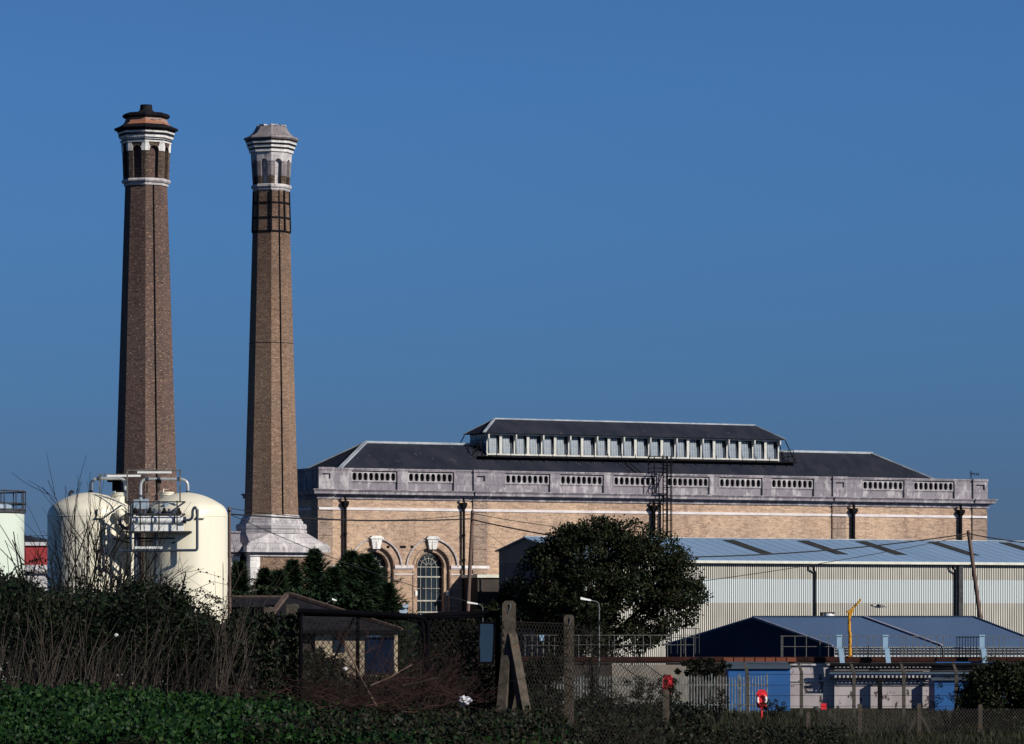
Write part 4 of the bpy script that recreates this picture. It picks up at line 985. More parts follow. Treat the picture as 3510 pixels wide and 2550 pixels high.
T = thing('handrail_hoop', 'bent tubular handrail hoop at the end of the pale roof seam', 'railing', (X(3212, 175.7), 175.7, zc)); m = MB(); m.tube([(-.1, 0, .6), (.05, 0, .62), (.2, 0, .5), (.25, 0, .35), (.25, 0, 0)], .03, 6); m.build('tube', 'iron', T)
# upper railing right of big tree
T = thing('railing', 'small raised railing at the right edge of the large round tree', 'railing', (X(2300, 180), 180, Z(2240, 180))); m = MB(); s_ = 180 / K
for p in (0, 22, 44, 84, 97): m.bar((p * s_, 0, 0), (p * s_, 0, 86 * s_), .035)
m.bar((0, 0, 86 * s_), (97 * s_, 0, 86 * s_), .035); m.bar((0, 0, 55 * s_), (97 * s_, 0, 55 * s_), .035); m.build('rail', 'iron_grey', T)
T = thing('lamp_box', 'pale blue box lamp on a short pole between the two tall concrete posts', 'lamp', (X(1861, 175), 175, zc - .05)); s_ = 175 / K
m = MB(); m.bar((0.02, 0, 0), (0.02, 0, 66 * s_), .05); m.build('pole', 'rail', T); m = MB(); m.box(-.16, .06, -.1, .1, 60 * s_, 80 * s_); m.build('head', 'blue_pale', T)

# gull in flight
T = thing('gull', 'grey and white gull gliding in front of the ribbed shed', 'bird', (X(3014, 150), 150, Z(2078, 150)))
m = MB(); pr = [(.002, -.27), (.03, -.24), (.045, -.19), (.06, -.1), (.07, 0), (.06, .1), (.035, .2), (.03, .27), (.002, .3)]
m.lathe([(a, b) for a, b in pr], 12, 0, Matrix.Rotation(R(90), 4, 'Y') @ Matrix.Identity(4)); m.build('body', 'gull_white', T, True)
for sg in (-1, 1):
    m = MB(); wv = [(-.12, sg * .03, .03), (.10, sg * .03, .02), (-.10, sg * .3, .10 if sg < 0 else .06), (.12, sg * .3, .06), (.06, sg * .62, -.02), (.26, sg * .66, -.03)]
    m.add(wv + [(a, b, c - .012) for a, b, c in wv], [(0, 1, 3, 2), (2, 3, 5, 4), (6, 8, 9, 7), (8, 10, 11, 9), (0, 2, 8, 6), (2, 4, 10, 8), (1, 7, 9, 3), (3, 9, 11, 5), (4, 5, 11, 10)]); m.build('wing', 'gull_grey', T)
m = MB(); m.sphere((-.29, 0, .035), .045, 10, 6); m.build('head', 'gull_black', T, True)
m = MB(); m.add([(.25, -.03, 0), (.25, .03, 0), (.42, .07, .01), (.42, -.07, .01), (.25, 0, -.012)], [(0, 1, 2, 3), (0, 3, 4), (1, 4, 2)]); m.build('tail', 'gull_white', T)

# ------------------------------------------------------------------ palisade, cranked post fence, low fence
D = 166.0
T = thing('palisade_fence', 'galvanised steel palisade fence with pointed pales', 'fence', (X(1700, D), D, 0))
m = MB(); x = 0; W_ = X(2632, D) - X(1700, D); top = Z(2315, D)
while x < W_:
    h = top + random.uniform(-.05, .04)
    m.add([(x, -.012, .05), (x + .036, 0, .05), (x + .036, 0, h - .08), (x + .018, -.006, h), (x, -.012, h - .08), (x - .012, .015, .05), (x - .012, .015, h - .1)], [(0, 1, 2, 3, 4), (5, 0, 4, 6)]); x += .128
m.build('paling', 'galv', T)
m = MB(); m.bar((0, .03, top - .42), (W_, .03, top - .42), .05); m.bar((0, .03, .4), (W_, .03, .4), .05); m.build('rail', 'galv', T)
for p in (1800, 2000, 2180, 2440, 2535, 2630):
    m = MB(); a = X(p, D) - T.location.x; m.box(a - .035, a + .035, .06, .12, 0, top + .08); m.build('post', 'galv', T)
D = 160.0
T = thing('cranked_post_fence', 'fence of dark concrete posts with cranked tops and strands of wire', 'fence', (X(2561, D), D, 0)); pm = None; s_ = D / K
zt = Z(2269, D)
for p in (2561, 2747, 2927, 3098, 3278, 3449):
    if pm is None:
        m = MB(); m.box(-.07, .07, -.07, .07, -.05, zt - .42)
        m.add([(-.07, -.07, zt - .42), (.07, -.07, zt - .42), (.2, -.06, zt), (.1, -.06, zt), (-.07, .07, zt - .42), (.07, .07, zt - .42), (.2, .05, zt), (.1, .05, zt)], [(0, 1, 2, 3), (1, 5, 6, 2), (5, 4, 7, 6), (4, 0, 3, 7), (3, 2, 6, 7)])
        o = pm = m.build('post', plain('dark damp concrete', (.055, .05, .045), (.085, .075, .065), .9, 4), T)
    else: o = pm.copy(); COL.objects.link(o); o.parent = T
    o.location = ((p - 2561) * s_, 0, 0)
    if p == 2561: o.scale = (-1, 1, 1)
for i in range(5): m = MB(); z_ = zt - .45 * i - .06; m.tube([((j * 60) * s_, -.08, z_ - (.02 if j % 3 else 0)) for j in range(18)], .009, 4); m.build('wire_strand', 'mesh_wire', T)

def chainlink(mb, x0, x1, z0, z1, y=0.0, cell=.075, w=.006, zt0=None, zt1=None, warp=None):
    """diamond mesh; the top edge may slope from zt0 to zt1"""
    zt0 = z1 if zt0 is None else zt0; zt1 = z1 if zt1 is None else zt1
    L = x1 - x0
    tp = lambda x: zt0 + (zt1 - zt0) * (x - x0) / L
    for sg in (-1, 1):
        k = -int((max(zt0, zt1) - z0) * 1.35 / cell) - 2
        while k * cell < L + (max(zt0, zt1) - z0) * 1.35:
            xs_ = x0 + k * cell; pts = []
            st_ = 14
            hh = max(zt0, zt1) - z0
            for i in range(st_ + 1):
                f = i / st_; z_ = z0 + hh * f; x_ = xs_ + f * hh * .72 if sg > 0 else xs_ - f * hh * .72 + hh * .72
                if x0 <= x_ <= x1 and z_ <= tp(x_):
                    yy = y + (warp(x_, z_) if warp else 0) + sg * .003
                    pts.append((x_, yy, z_))
            for a, b in zip(pts, pts[1:]):
                a = Vector(a); b = Vector(b); n = Vector((0, -1, 0)); t = (b - a).cross(n).normalized() * w / 2; o = len(mb.v)
                mb.v += [tuple(a - t), tuple(a + t), tuple(b + t), tuple(b - t), tuple(a - n * w * .8), tuple(b - n * w * .8)]
                mb.f += [(o, o + 1, o + 2, o + 3), (o + 1, o + 4, o + 5, o + 2), (o + 4, o, o + 3, o + 5)]
            k += 1
D = 138.0
T = thing('low_chainlink_fence', 'low chain-link fence on short concrete posts in the grass at the right', 'fence', (X(2700, D), D, 0))
s_ = D / K
for p, yt in ((2770, 2440), (2947, 2413), (3150, 2411), (3360, 2415)):
    a = (p - 2700) * s_; m = MB(); m.box(a - .075, a + .075, -.07, .07, -.1, Z(yt, D)); m.build('post', 'concrete_post', T)
    if p == 3150:
        m = MB(); m.bar((a, 0, .85), (a - .42, 0, 0), .09); m.bar((a, 0, .8), (a + .45, 0, 0), .08); m.build('strut', 'concrete_post', T)
M['mesh_pale'] = plain('dull wire', (.10, .09, .085), None, .7)
m = MB(); chainlink(m, (2800 - 2700) * s_, (3560 - 2700) * s_, .1, .95, -.08, .11, .008); m.build('wire_mesh', 'mesh_pale', T)

# lifebuoys in red housings
def lifebuoy(px, py, D, label, ring=True):
    T = thing('lifebuoy_station', label, 'lifebuoy', (X(px, D), D, ground(X(px, D), D)), 0, 'red lifebuoy stations'); zc_ = Z(py, D) - T.location.z
    m = MB(); m.tube([(0, .06, 0), (0, .06, zc_)], .05, 8); m.build('post', 'red_plastic', T)
    m = MB(); n = 24; rx, rz_ = .23, .40; o = []
    for y in (-.02, .06):
        for i in range(n): a = 2 * math.pi * i / n; o.append((rx * math.copysign(abs(math.cos(a)) ** .6, math.cos(a)), y, zc_ + rz_ * math.copysign(abs(math.sin(a)) ** .7, math.sin(a))))
    m.add(o, [tuple(range(n)), tuple(range(2 * n - 1, n - 1, -1))] + [(i, n + i, n + (i + 1) % n, (i + 1) % n) for i in range(n)])
    m.build('housing', 'red_plastic', T)
    if not ring: return T
    m = MB(); o2 = len(m.v)
    for i in range(24):
        a = 2 * math.pi * i / 24
        for j in range(8): b = 2 * math.pi * j / 8; rr = .185 + .05 * math.cos(b); m.v.append((rr * math.cos(a) * .95, -.07 + .05 * math.sin(b), zc_ - .03 + rr * math.sin(a) * 1.25))
    white = MB()
    for i in range(24):
        for j in range(8):
            f = (i * 8 + j, i * 8 + (j + 1) % 8, ((i + 1) % 24) * 8 + (j + 1) % 8, ((i + 1) % 24) * 8 + j)
            (white if (i in (23, 0, 1, 22, 10, 11, 12, 13)) else m).f.append(f)
    white.v = list(m.v)
    r_ = m.build('ring', 'red_plastic', T, True); white.build('white_band', 'lag_white', r_, True)
lifebuoy(2611, 2396, 158, 'red lifebuoy station with white-banded ring on a red post by the blue cabin')
lifebuoy(2290, 2346, 158, 'red lifebuoy station overgrown by twigs above the short concrete post', False)
T = thing('red_marker', 'small red box beside a dark bin at the foot of the white wall', 'box', (X(2817, 165), 165, 0)); m = MB(); m.box(-.05, .2, -.1, .15, Z(2432, 165), Z(2411, 165)); m.build('box', 'red_plastic', T); m = MB(); m.lathe([(.02, 0), (.16, .02), (.18, .2), (.1, .34)], 10, 0, None, (-.25, 0)); m.build('bin', 'iron_grey', T)

# ------------------------------------------------------------------ hut behind the gates
D = 200.0
HT = thing('tiled_hut', 'cream brick hut with tiled hipped roof behind the left wire gate', 'building', (X(980, D), D, 0)); s_ = D / K
hx = lambda p: (p - 980) * s_
ze_, zpk = Z(2160, D - 3), Z(2038, D)
yb = 3.2; yf = -3.2; xa, xb = hx(905), hx(1385)
m = MB(); vs = [(xa, yf, ze_), (xb, yf, ze_), (xb, yb, ze_), (xa, yb, ze_), (hx(985), 0, zpk), (hx(995), 0, zpk)]
m.add(vs, [(0, 1, 5, 4), (1, 2, 5), (2, 3, 4, 5), (3, 0, 4), (0, 3, 2, 1)]); 
m.box(hx(700), hx(960), 1, 4, 0, Z(2075, D)); m.add([(hx(700), 0.4, Z(2080, D)), (hx(975), .4, Z(2080, D)), (hx(975), 2.5, Z(2045, D)), (hx(700), 2.5, Z(2045, D)), (hx(975), 4.5, Z(2080, D)), (hx(700), 4.5, Z(2080, D))], [(0, 1, 2, 3), (3, 2, 4, 5), (0, 3, 5), (1, 4, 2)])
m.build('roof', 'tile_roof', HT)
m = MB()
for a, b in ((4, 1), (4, 0), (5, 1)): m.bar(Vector(vs[a]) + Vector((0, 0, .05)), Vector(vs[b]) + Vector((0, 0, .05)), .26, .14)
m.bar((hx(700), 2.5, Z(2045, D) + .02), (hx(975), 2.5, Z(2045, D) + .02), .2, .12); m.build('ridge_tile', 'tile_ridge', HT)
m = MB(); m.box(hx(1090), hx(1358), yf + .35, yb - .4, 0, ze_ - .05); m.build('wall', 'cream_brick', HT)
m = MB(); m.box(hx(905), hx(1090), yf + .5, yb - .4, 0, ze_ - .06); m.build('dark_wall', 'dark_render', HT)
m = MB(); m.box(xa - .05, xb + .05, yf - .08, yf + .1, ze_ - .16, ze_ + .02); m.build('gutter', 'iron', HT)
m = MB(); m.box(hx(1152), hx(1190), yf + .3, yf + .36, Z(2235, D - 3), ze_ - .2); m.build('window', 'glass_dark', HT)
m = MB(); m.box(hx(1264), hx(1356), yf + .27, yf + .355, Z(2310, D - 3), Z(2186, D - 3)); m.build('door', 'hut_door', HT)
m = MB(); m.box(hx(1262), hx(1312), yf + .22, yf + .354, Z(2184, D - 3), Z(2178, D - 3)); m.build('lintel', 'lag_white', HT)

# street lamps
def lamp(px, ytop, D, head_px, label, ybase_z=0.0, hl=36):
    T = thing('street_lamp', label, 'street lamp', (X(px, D), D, 0), 0, 'small street lamps in the works'); s_ = D / K; zt = Z(ytop, D); h = (head_px - px) * s_
    sg = 1 if h > 0 else -1
    m = MB(); m.tube([(0, 0, 0), (0, 0, zt - .25)], .034, 8, .022); m.build('pole', 'galv', T, True)
    m = MB(); m.tube([(0, 0, zt - .26), (sg * .02, 0, zt - .1), (sg * .12, 0, zt - .02), (h - sg * hl * s_ * .5, 0, zt + .02)], .022, 6); m.build('arm', 'galv', T, True)
    m = MB(); L = hl * s_; a, b = sorted((h - L / 2, h + L / 2)); m.add([(a, -.08, zt + .06), (b, -.05, zt + .0), (b, .05, zt + .0), (a, .08, zt + .06), (a, -.07, zt + .16), (b, -.04, zt + .06), (b, .04, zt + .06), (a, .07, zt + .16)], [(0, 3, 2, 1), (4, 5, 6, 7), (0, 1, 5, 4), (1, 2, 6, 5), (2, 3, 7, 6), (3, 0, 4, 7)]); m.build('lantern', 'lag_white', T)
lamp(1655, 2072, 185, 1620, 'street lamp with white head beside the tall leaning pole, above the wire gate')
lamp(2054, 2060, 150, 2008, 'street lamp with white box head in front of the large round tree')
lamp(1120, 2060, 205, 1146, 'street lamp with small white head above the tiled hut', 0, 15)
T = thing('floodlight', 'grey floodlight at the conifers beside the arched window', 'light', (X(1392, 230), 230, 0)); m = MB(); m.bar((.08, 0, 0), (.08, 0, Z(2072, 230)), .06); m.build('pole', 'iron', T)
m = MB(); m.lathe([(.05, 0), (.26, .25)], 12, 0, Matrix.Translation((-.15, -.1, Z(2105, 230))) @ Matrix.Rotation(R(40), 4, 'X')); m.lathe([(.05, 0), (.2, .2)], 12, 0, Matrix.Translation((-.02, -.1, Z(2085, 230))) @ Matrix.Rotation(R(40), 4, 'X')); m.build('reflector', 'box_blue', T, True)

# ------------------------------------------------------------------ utility poles and wires
def pole(pxt, yt, pxb, ybp, D, r, label, mat='wood_pole'):
    T = thing('utility_pole', label, 'pole', (X(pxb, D), D, 0), 0, 'wooden utility poles'); zt = Z(yt, D); zb = Z(ybp, D)
    dx = (pxt - pxb) * D / K; sl = dx / (zt - zb)
    m = MB(); m.tube([(-sl * zb, 0, 0), (dx, 0, zt)], r * 1.15, 10, r * .85); m.build('post', mat, T, True)
    m = MB()
    for i in range(9): z_ = zb + (zt - zb) * (.15 + i * .08); xx = sl * (z_ - zb); sg = 1 if i % 2 else -1; m.bar((xx, 0, z_), (xx + sg * .22, 0, z_), .02)
    m.bar((dx - .12, -.1, zt - .2), (dx + .12, -.1, zt - .2), .05); m.build('step_iron', 'iron', T)
    return T
pole(1620, 1750, 1603, 2100, 236, .13, 'tall brown pole leaning slightly in front of the engine house')
pole(3319, 1818, 3362, 2134, 226, .13, 'reddish pole leaning left in front of the ribbed shed', 'wood_pole')
pole(786, 1738, 787, 2050, 200, .09, 'thin pole just behind the right cream tank')
def wire(pts, label, D0, D1, r=.022, sag=0):
    (xa, ya), (xb, yb_) = pts; a = Vector((X(xa, D0), D0, Z(ya, D0))); b = Vector((X(xb, D1), D1, Z(yb_, D1))); P = []
    for i in range(25): t = i / 24; p = a.lerp(b, t); p.z -= sag * 4 * t * (1 - t); P.append(tuple(p))
    m = MB(); m.tube(P, r, 5); tag(m.build('overhead_wire', 'wire'), label, 'wire', 'overhead wires')
wire([(786, 1762), (1619, 1778)], 'thick cable from the thin pole by the tanks to the tall brown pole', 200, 236, .042, .22)
wire([(786, 1742), (1619, 1762)], 'upper thin wire between thin pole and tall brown pole', 200, 236, .02, .5)
wire([(1620, 1781), (1930, 1842)], 'thick cable falling from the tall brown pole to the round tree', 236, 212, .042, .05)
wire([(1620, 1760), (2100, 1828)], 'thin wire falling right from the tall brown pole over the round tree', 236, 225, .02, .1)
wire([(786, 1762), (1605, 2062)], 'thin wire slanting down across the chimney base and arches', 200, 236, .02, .35)
wire([(1620, 1790), (1735, 1875)], 'short stay wire from the tall brown pole to the ribbed shed gable', 236, 250, .012, 0)
wire([(1960, 1905), (3318, 1829)], 'long cable sagging over the ribbed shed roof to the leaning reddish pole', 215, 226, .038, .55)
wire([(2300, 2005), (3318, 1835)], 'thin wire crossing the ribbed shed wall up to the reddish pole', 215, 226, .02, .2)
wire([(3318, 1829), (3700, 1880)], 'cable leaving the reddish pole toward the right edge', 226, 226, .036, .1)
wire([(-60, 1838), (786, 1792)], 'faint wire behind the tanks at the left', 320, 300, .02, .3)

# ------------------------------------------------------------------ vegetation
def rnd_dir(): 
    v = Vector((random.gauss(0, 1), random.gauss(0, 1), random.gauss(0, 1))); return v.normalized()
def conifer(px, ytop, D, hw, label, n=4200, zb=0.0):
    T = thing('conifer', label, 'tree', (X(px, D), D, zb), 0, 'conifers in front of the engine house'); zt = Z(ytop, D) - zb; r = hw * 2.0 * D / K; n = int(n * 2.3)
    m = MB(); m.tube([(0, 0, 0), (0, 0, zt * .96)], .16, 8, .02); m.build('trunk', 'bark', T)
    m = MB(); nb = int(n / 26); ph = random.random() * 6
    for k in range(nb):
        f = (k + .5) / nb; f = f ** .78
        z_ = zt * (.08 + .9 * f); an = k * 2.4 + ph; L = r * ((1 - f) ** .74) * (random.uniform(.35, 1.0) if k % 3 else random.uniform(.9, 1.4)) + .05
        up = random.uniform(.05, .6)
        for j in range(26):
            t = (j + random.random()) / 26; wd = .32 * (1 - t) + .05
            a2 = an + random.gauss(0, .20) * (1.2 - t)
            p = Vector((math.cos(a2) * L * t, math.sin(a2) * L * t, z_ + up * L * t * t - .12 * L * t + random.gauss(0, .06)))
            dr = Vector((math.cos(a2 + random.gauss(0, .6)), math.sin(a2 + random.gauss(0, .6)), random.uniform(.0, .7)))
            m.leaf(p, dr, random.uniform(.26, .52), random.uniform(.05, .10), True)
    for j in range(30): m.leaf((random.gauss(0, .03), random.gauss(0, .03), zt * random.uniform(.92, .99)), (random.gauss(0, .4), random.gauss(0, .4), 1), .3, .06, True)
    m.build('crown', 'leaf_conifer', T)
for a in ((818, 1925, 246, 62, 'conifer partly hidden by the right cream tank'), (905, 1948, 248, 55, 'low conifer in front of the chimney pedestal'),
          (953, 1955, 244, 58, 'low conifer just left of the narrow pointed one'), (1003, 1918, 246, 62, 'narrow pointed conifer before the pedestal'),
          (1078, 1880, 248, 78, 'tall pointed conifer at the corner of the engine house'), (1140, 1945, 244, 70, 'middling conifer right of the tall pointed one'),
          (1203, 1888, 250, 95, 'broad conifer left of the first arched window', 7000), (1255, 1898, 247, 100, 'broad conifer covering the first arched window', 7500),
          (1325, 2000, 243, 75, 'lower rounded conifer nearest the second arched window', 5000)):
    conifer(*a)

def clumps(m, cs, per, size, spread, elong=1.5):
    for (c, r) in cs:
        for i in range(per):
            d = rnd_dir(); p = Vector(c) + Vector((d.x, d.y, d.z * .8)) * r * (random.random() ** .45)
            m.leaf(p, (d + Vector((random.gauss(0, .6), random.gauss(0, .6), random.gauss(0, .5)))), size * random.uniform(.7, 1.3), size * random.uniform(.5, .9))
D = 206.0; T = thing('round_tree', 'large round dark evergreen tree in front of the ribbed shed', 'tree', (X(2060, D), D, 0)); s_ = D / K
tx = lambda p: (p - 2060) * s_; tz = lambda y: Z(y, D)
m = MB(); m.tube([(.2, 0, 0), (.0, .1, 1.6), (.1, 0, 3.0)], .38, 10, .26)
for (a, b, c, r_) in ((tx(1900), 0, tz(1950), .16), (tx(1980), -1, tz(1880), .16), (tx(2080), .6, tz(1850), .18), (tx(2200), -.5, tz(1900), .16), (tx(2310), .3, tz(2000), .14), (tx(2330), -.8, tz(2120), .12), (tx(1850), .4, tz(2080), .13), (tx(2240), -1.2, tz(2200), .10), (tx(2130), 1.5, tz(2000), .14)):
    m.tube([(.1, 0, 2.4), (a * .35 + .1, b * .4, 2.4 + (c - 2.4) * .45), (a * .75, b * .8, 2.4 + (c - 2.4) * .8), (a, b, c)], r_, 7, .03)
    for q_ in range(7):
        t = random.uniform(.4, .95); p = Vector((a * t, b * t, 2.4 + (c - 2.4) * t)); e = p + rnd_dir() * random.uniform(.6, 1.4); m.tube([tuple(p), tuple((p + e) / 2 + Vector((0, 0, .1))), tuple(e)], .04, 5, .01)
m.build('trunk', 'bark', T, True)
cs = []
def outline(px, py):
    # inside test of the crown as seen from the front, a lumpy disc
    dx = (px - 2078) / 322.0; dy = (py - 2020) / 232.0
    a = math.atan2(dy, dx); rr = 1 + .07 * math.sin(3 * a + .6) + .06 * math.sin(7 * a + .4) + .035 * math.sin(17 * a) + .03 * math.sin(12 * a + 1)
    return math.hypot(dx, dy) / rr
tries = 0
while len(cs) < 430 and tries < 20000:
    tries += 1
    px = random.uniform(1765, 2410); py = random.uniform(1780, 2250); o_ = outline(px, py)
    if o_ > .93: continue
    dep = math.sqrt(max(0, 1 - o_ * o_)) * 4.3
    y_ = random.uniform(-1, 1) * dep
    # thin lower right, where the shed shows through
    if px > 2085 and py > 2075:
        if random.random() < .5: continue
    if px > 2000 and py > 2185 and random.random() < .6: continue
    cs.append(((tx(px), y_, tz(py)), random.uniform(.38, .72)))
m = MB(); clumps(m, cs, 150, .17, 1)
for i in range(520):
    a = random.uniform(0, 2 * math.pi); px = 2085 + 318 * math.cos(a) * random.uniform(.9, 1.04); py = 2015 + 232 * math.sin(a) * random.uniform(.9, 1.03)
    if px > 2150 and py > 2100: continue
    for j in range(9): m.leaf((tx(px) + random.gauss(0, .12), random.gauss(0, 1.0), tz(py) + random.gauss(0, .12)), rnd_dir(), .17, .11)
m.build('crown', 'leaf_tree', T)
def bush(name, px, py, D, wpx, hpx, label, n, size, mat='leaf_tree', group=None, zb=None, den=90, gap=0.0):
    zb = ground(X(px, D), D) if zb is None else zb
    T = thing(name, label, 'bush', (X(px, D), D, zb), 0, group); s_ = D / K; zc_ = Z(py, D) - zb
    m = MB()
    for i in range(10):
        e = Vector((random.uniform(-1, 1) * wpx * s_ * .7, random.uniform(-1, 1) * wpx * s_ * .4, zc_ + random.uniform(-.2, .8) * hpx * s_)); m.tube([(e.x * .15, 0, 0), (e.x * .5, e.y * .4, e.z * .5), tuple(e)], .035, 5, .008)
    m.build('stem', 'twig', T)
    m = MB(); cs = []
    for i in range(n):
        a = random.uniform(0, 2 * math.pi); q_ = random.random() ** .5
        c = (math.cos(a) * q_ * wpx * s_, random.uniform(-1, 1) * wpx * s_ * .6 * math.sqrt(1 - q_ * q_ * .9), zc_ + math.sin(a) * q_ * hpx * s_)
        if c[2] < .05: continue
        cs.append((c, random.uniform(.5, 1) * min(wpx, hpx) * s_ * .28))
    clumps(m, cs, den, size, 1); m.build('crown', mat, T); return T
bush('dark_bush', 1010, 2080, 243, 240, 62, 'low evergreen growth filling in between the conifers', 120, .3, 'leaf_conifer', den=110)
bush('dark_bush', 1775, 2060, 212, 62, 75, 'dark bush at the foot of the ribbed shed gable', 40, .16)
bush('dark_bush', 1690, 2120, 222, 70, 55, 'dark bush below the low dark outbuilding', 40, .16)
bush('dark_bush', 2410, 2292, 168, 95, 34, 'brownish bush above the spiked fence beside the blue cabin', 70, .09, 'leaf_brown', den=60)
bush('dark_bush', 1560, 2210, 190, 110, 90, 'dense dark bush right of the tiled hut behind the second wire gate', 60, .15)
bush('dark_bush', 3455, 2420, 140, 165, 150, 'dense dark bush in the bottom right corner', 210, .11, 'leaf_tree', den=170)
bush('dark_bush', 3255, 2420, 141, 75, 95, 'thin leafy bush before the right blue cabin', 26, .06, 'leaf_brown', den=60)
bush('dark_bush', 2040, 2240, 140, 55, 150, 'tall twiggy bush beside the street lamp with box head', 40, .05, 'leaf_brown', den=60)
bush('dark_bush', 2185, 2400, 135, 150, 75, 'wide scrubby bush around the overgrown lifebuoy station', 90, .06, 'leaf_brown', den=80)
bush('dark_bush', 2460, 2410, 150, 40, 50, 'small scrubby bush climbing the spiked fence', 22, .06, 'leaf_brown', den=40)
bush('dark_bush', 2290, 2350, 152, 34, 38, 'twiggy bush hanging over the overgrown red lifebuoy station', 22, .06, 'leaf_brown', den=55)
bush('dark_bush', 2650, 2425, 156, 50, 30, 'low weedy bush at the foot of the left blue cabin', 22, .06, 'leaf_brown', den=40)
bush('dark_bush', 1870, 2330, 120, 85, 90, 'dark scrub behind the two tall concrete posts', 70, .07, 'leaf_brown', den=90)

# scrub behind the wire gates, hedge on the left, ivy bank: uncountable masses
def mass(name, n, xr, Yr, top, mat, size, elong=.7, low=None, tri=False, up=0, label=None, cat=None):
    """leaves filling the space between the ground and top(px, Y)"""
    m = MB()
    for i in range(n):
        Y = random.uniform(*Yr); px = random.uniform(*xr); x = X(px, Y); g0 = ground(x, Y); yt = top(px, Y)
        zt = Z(yt, Y)
        if zt <= g0 + .02: continue
        # more leaves near the visible skin and the top
        f = random.random() ** .6
        z_ = g0 + (zt - g0) * f
        d = rnd_dir(); d.z += up
        m.leaf((x, Y, z_), d, size * random.uniform(.6, 1.4), size * elong * random.uniform(.6, 1.3), tri)
    o = m.build(name, mat); tag(o, label, cat, kind='stuff'); return o
def hedge_top(px, Y):
    pts = [(-80, 1985), (60, 1990), (150, 2040), (250, 2040), (380, 2050), (470, 2030), (540, 2040), (600, 2080), (680, 2105), (760, 2150), (800, 2140), (850, 2110), (930, 2150), (1020, 2230)]
    for (a, b), (c, d) in zip(pts, pts[1:]):
        if a <= px <= c: base = b + (d - b) * (px - a) / (c - a); break
    else: base = 2280
    return base + 42 * noise.noise((px * .018, Y * .6, 1)) + 30 * noise.noise((px * .06, Y * 1.3, 5)) + random.gauss(0, 7)
mass('hedge', 90000, (-80, 1010), (45, 56), hedge_top, 'leaf_hedge', .055, label='dark bramble hedge on the left below the tanks', cat='hedge')
def scrub_top(px, Y):
    b = 2285 + 50 * noise.noise((px * .012, Y * .3, 3)) + 25 * noise.noise((px * .05, Y, 8))
    if 1040 < px < 1110: b -= 40
    if 1480 < px < 1720: b -= 70
    if 1180 < px < 1380: b += 55
    return b + random.gauss(0, 10)
mass('scrub', 36000, (1000, 1760), (46, 58), scrub_top, 'leaf_brown', .05, label='dark tangled scrub behind the wire gates', cat='scrub')
def ivy_top(px, Y):
    if px < 900: e = 2352
    elif px < 1500: e = 2352 + (px - 900) * .15
    elif px < 1850: e = 2442 + (px - 1500) * .1
    else: e = 2560
    return e + 30 * noise.noise((px * .01, Y * .4, 0)) + 16 * noise.noise((px * .05, Y, 2)) + random.gauss(0, 5)
m = MB()
for i in range(46000):
    Y = random.uniform(33, 42.5); px = random.uniform(-60, 1980); x = X(px, Y); g0 = ground(x, Y)
    if random.random() < .93 * smooth((px - 900) / 700) or (noise.noise((x * 1.3, Y * .8, 11)) > .28 and random.random() < .75): continue
    e = ivy_top(px, Y); zt = Z(e, Y) - (42.5 - Y) * .045
    lim = g0 + (.34 - .08 * smooth((px - 250) / 600) - .22 * smooth((px - 850) / 500))
    zt = min(zt, lim) + .16 * noise.noise((x * 1.1, Y * .6, 3)) + .12 * noise.noise((x * 3.6, Y * 2.2, 5))
    if zt < g0 + .03: zt = g0 + .05 + .08 * random.random()
    z_ = g0 + (zt - g0) * (random.random() ** .3)
    d = Vector((random.gauss(0, .6), -1 + random.gauss(0, .5), random.gauss(.3, .6))).cross(Vector((random.gauss(0, 1), random.gauss(0, 1), random.gauss(0, 1))))
    m.leaf((x, Y, z_), d, .05 * random.uniform(.6, 1.3), .045 * random.uniform(.7, 1.2))
tag(m.build('ivy', 'leaf_ivy'), 'bright green ivy carpet along the bottom', 'ivy', kind='stuff')
mass('undergrowth', 15000, (820, 2010), (33, 42.5), lambda px, Y: 2096 + (H - ground(X(px, Y), Y) - .17 - .10 * noise.noise((px * .01, Y, 4))) * K / Y, 'leaf_brown', .045, label='dark low growth under and beyond the ivy along the bottom', cat='undergrowth')
# dry stalks
m = MB()
for i in range(120):
    Y = random.uniform(42.5, 47); px = random.uniform(-40, 960) if i % 4 else random.uniform(960, 1700); x = X(px, Y); g0 = ground(x, Y); h = random.uniform(.35, 1.15) * (1 if px < 960 else .6)
    ln = random.gauss(.14, .24) * h
    m.tube([(x, Y, g0), (x + ln * .4, Y, g0 + h * .5), (x + ln, Y + random.gauss(0, .05), g0 + h)], random.uniform(.0025, .0055), 3, .0015, cap=False)
tag(m.build('dead_stalks', 'straw'), 'pale dead stalks standing in the hedge', 'stalks', kind='stuff')
m = MB()
for i in range(800):
    Y = random.uniform(42.3, 46); px = random.uniform(-40, 1720); x = X(px, Y); g0 = ground(x, Y); h = random.uniform(.15, .95) * (1 if px < 960 else .5)
    ln = random.gauss(.25, .3) * h
    m.tube([(x, Y, g0), (x + ln * .4, Y, g0 + h * .6), (x + ln, Y, g0 + h)], random.uniform(.003, .006), 3, .002, cap=False)
tag(m.build('dead_brushwood', 'stalk_dark'), 'dark dead stems tangled through the hedge', 'stalks', kind='stuff')

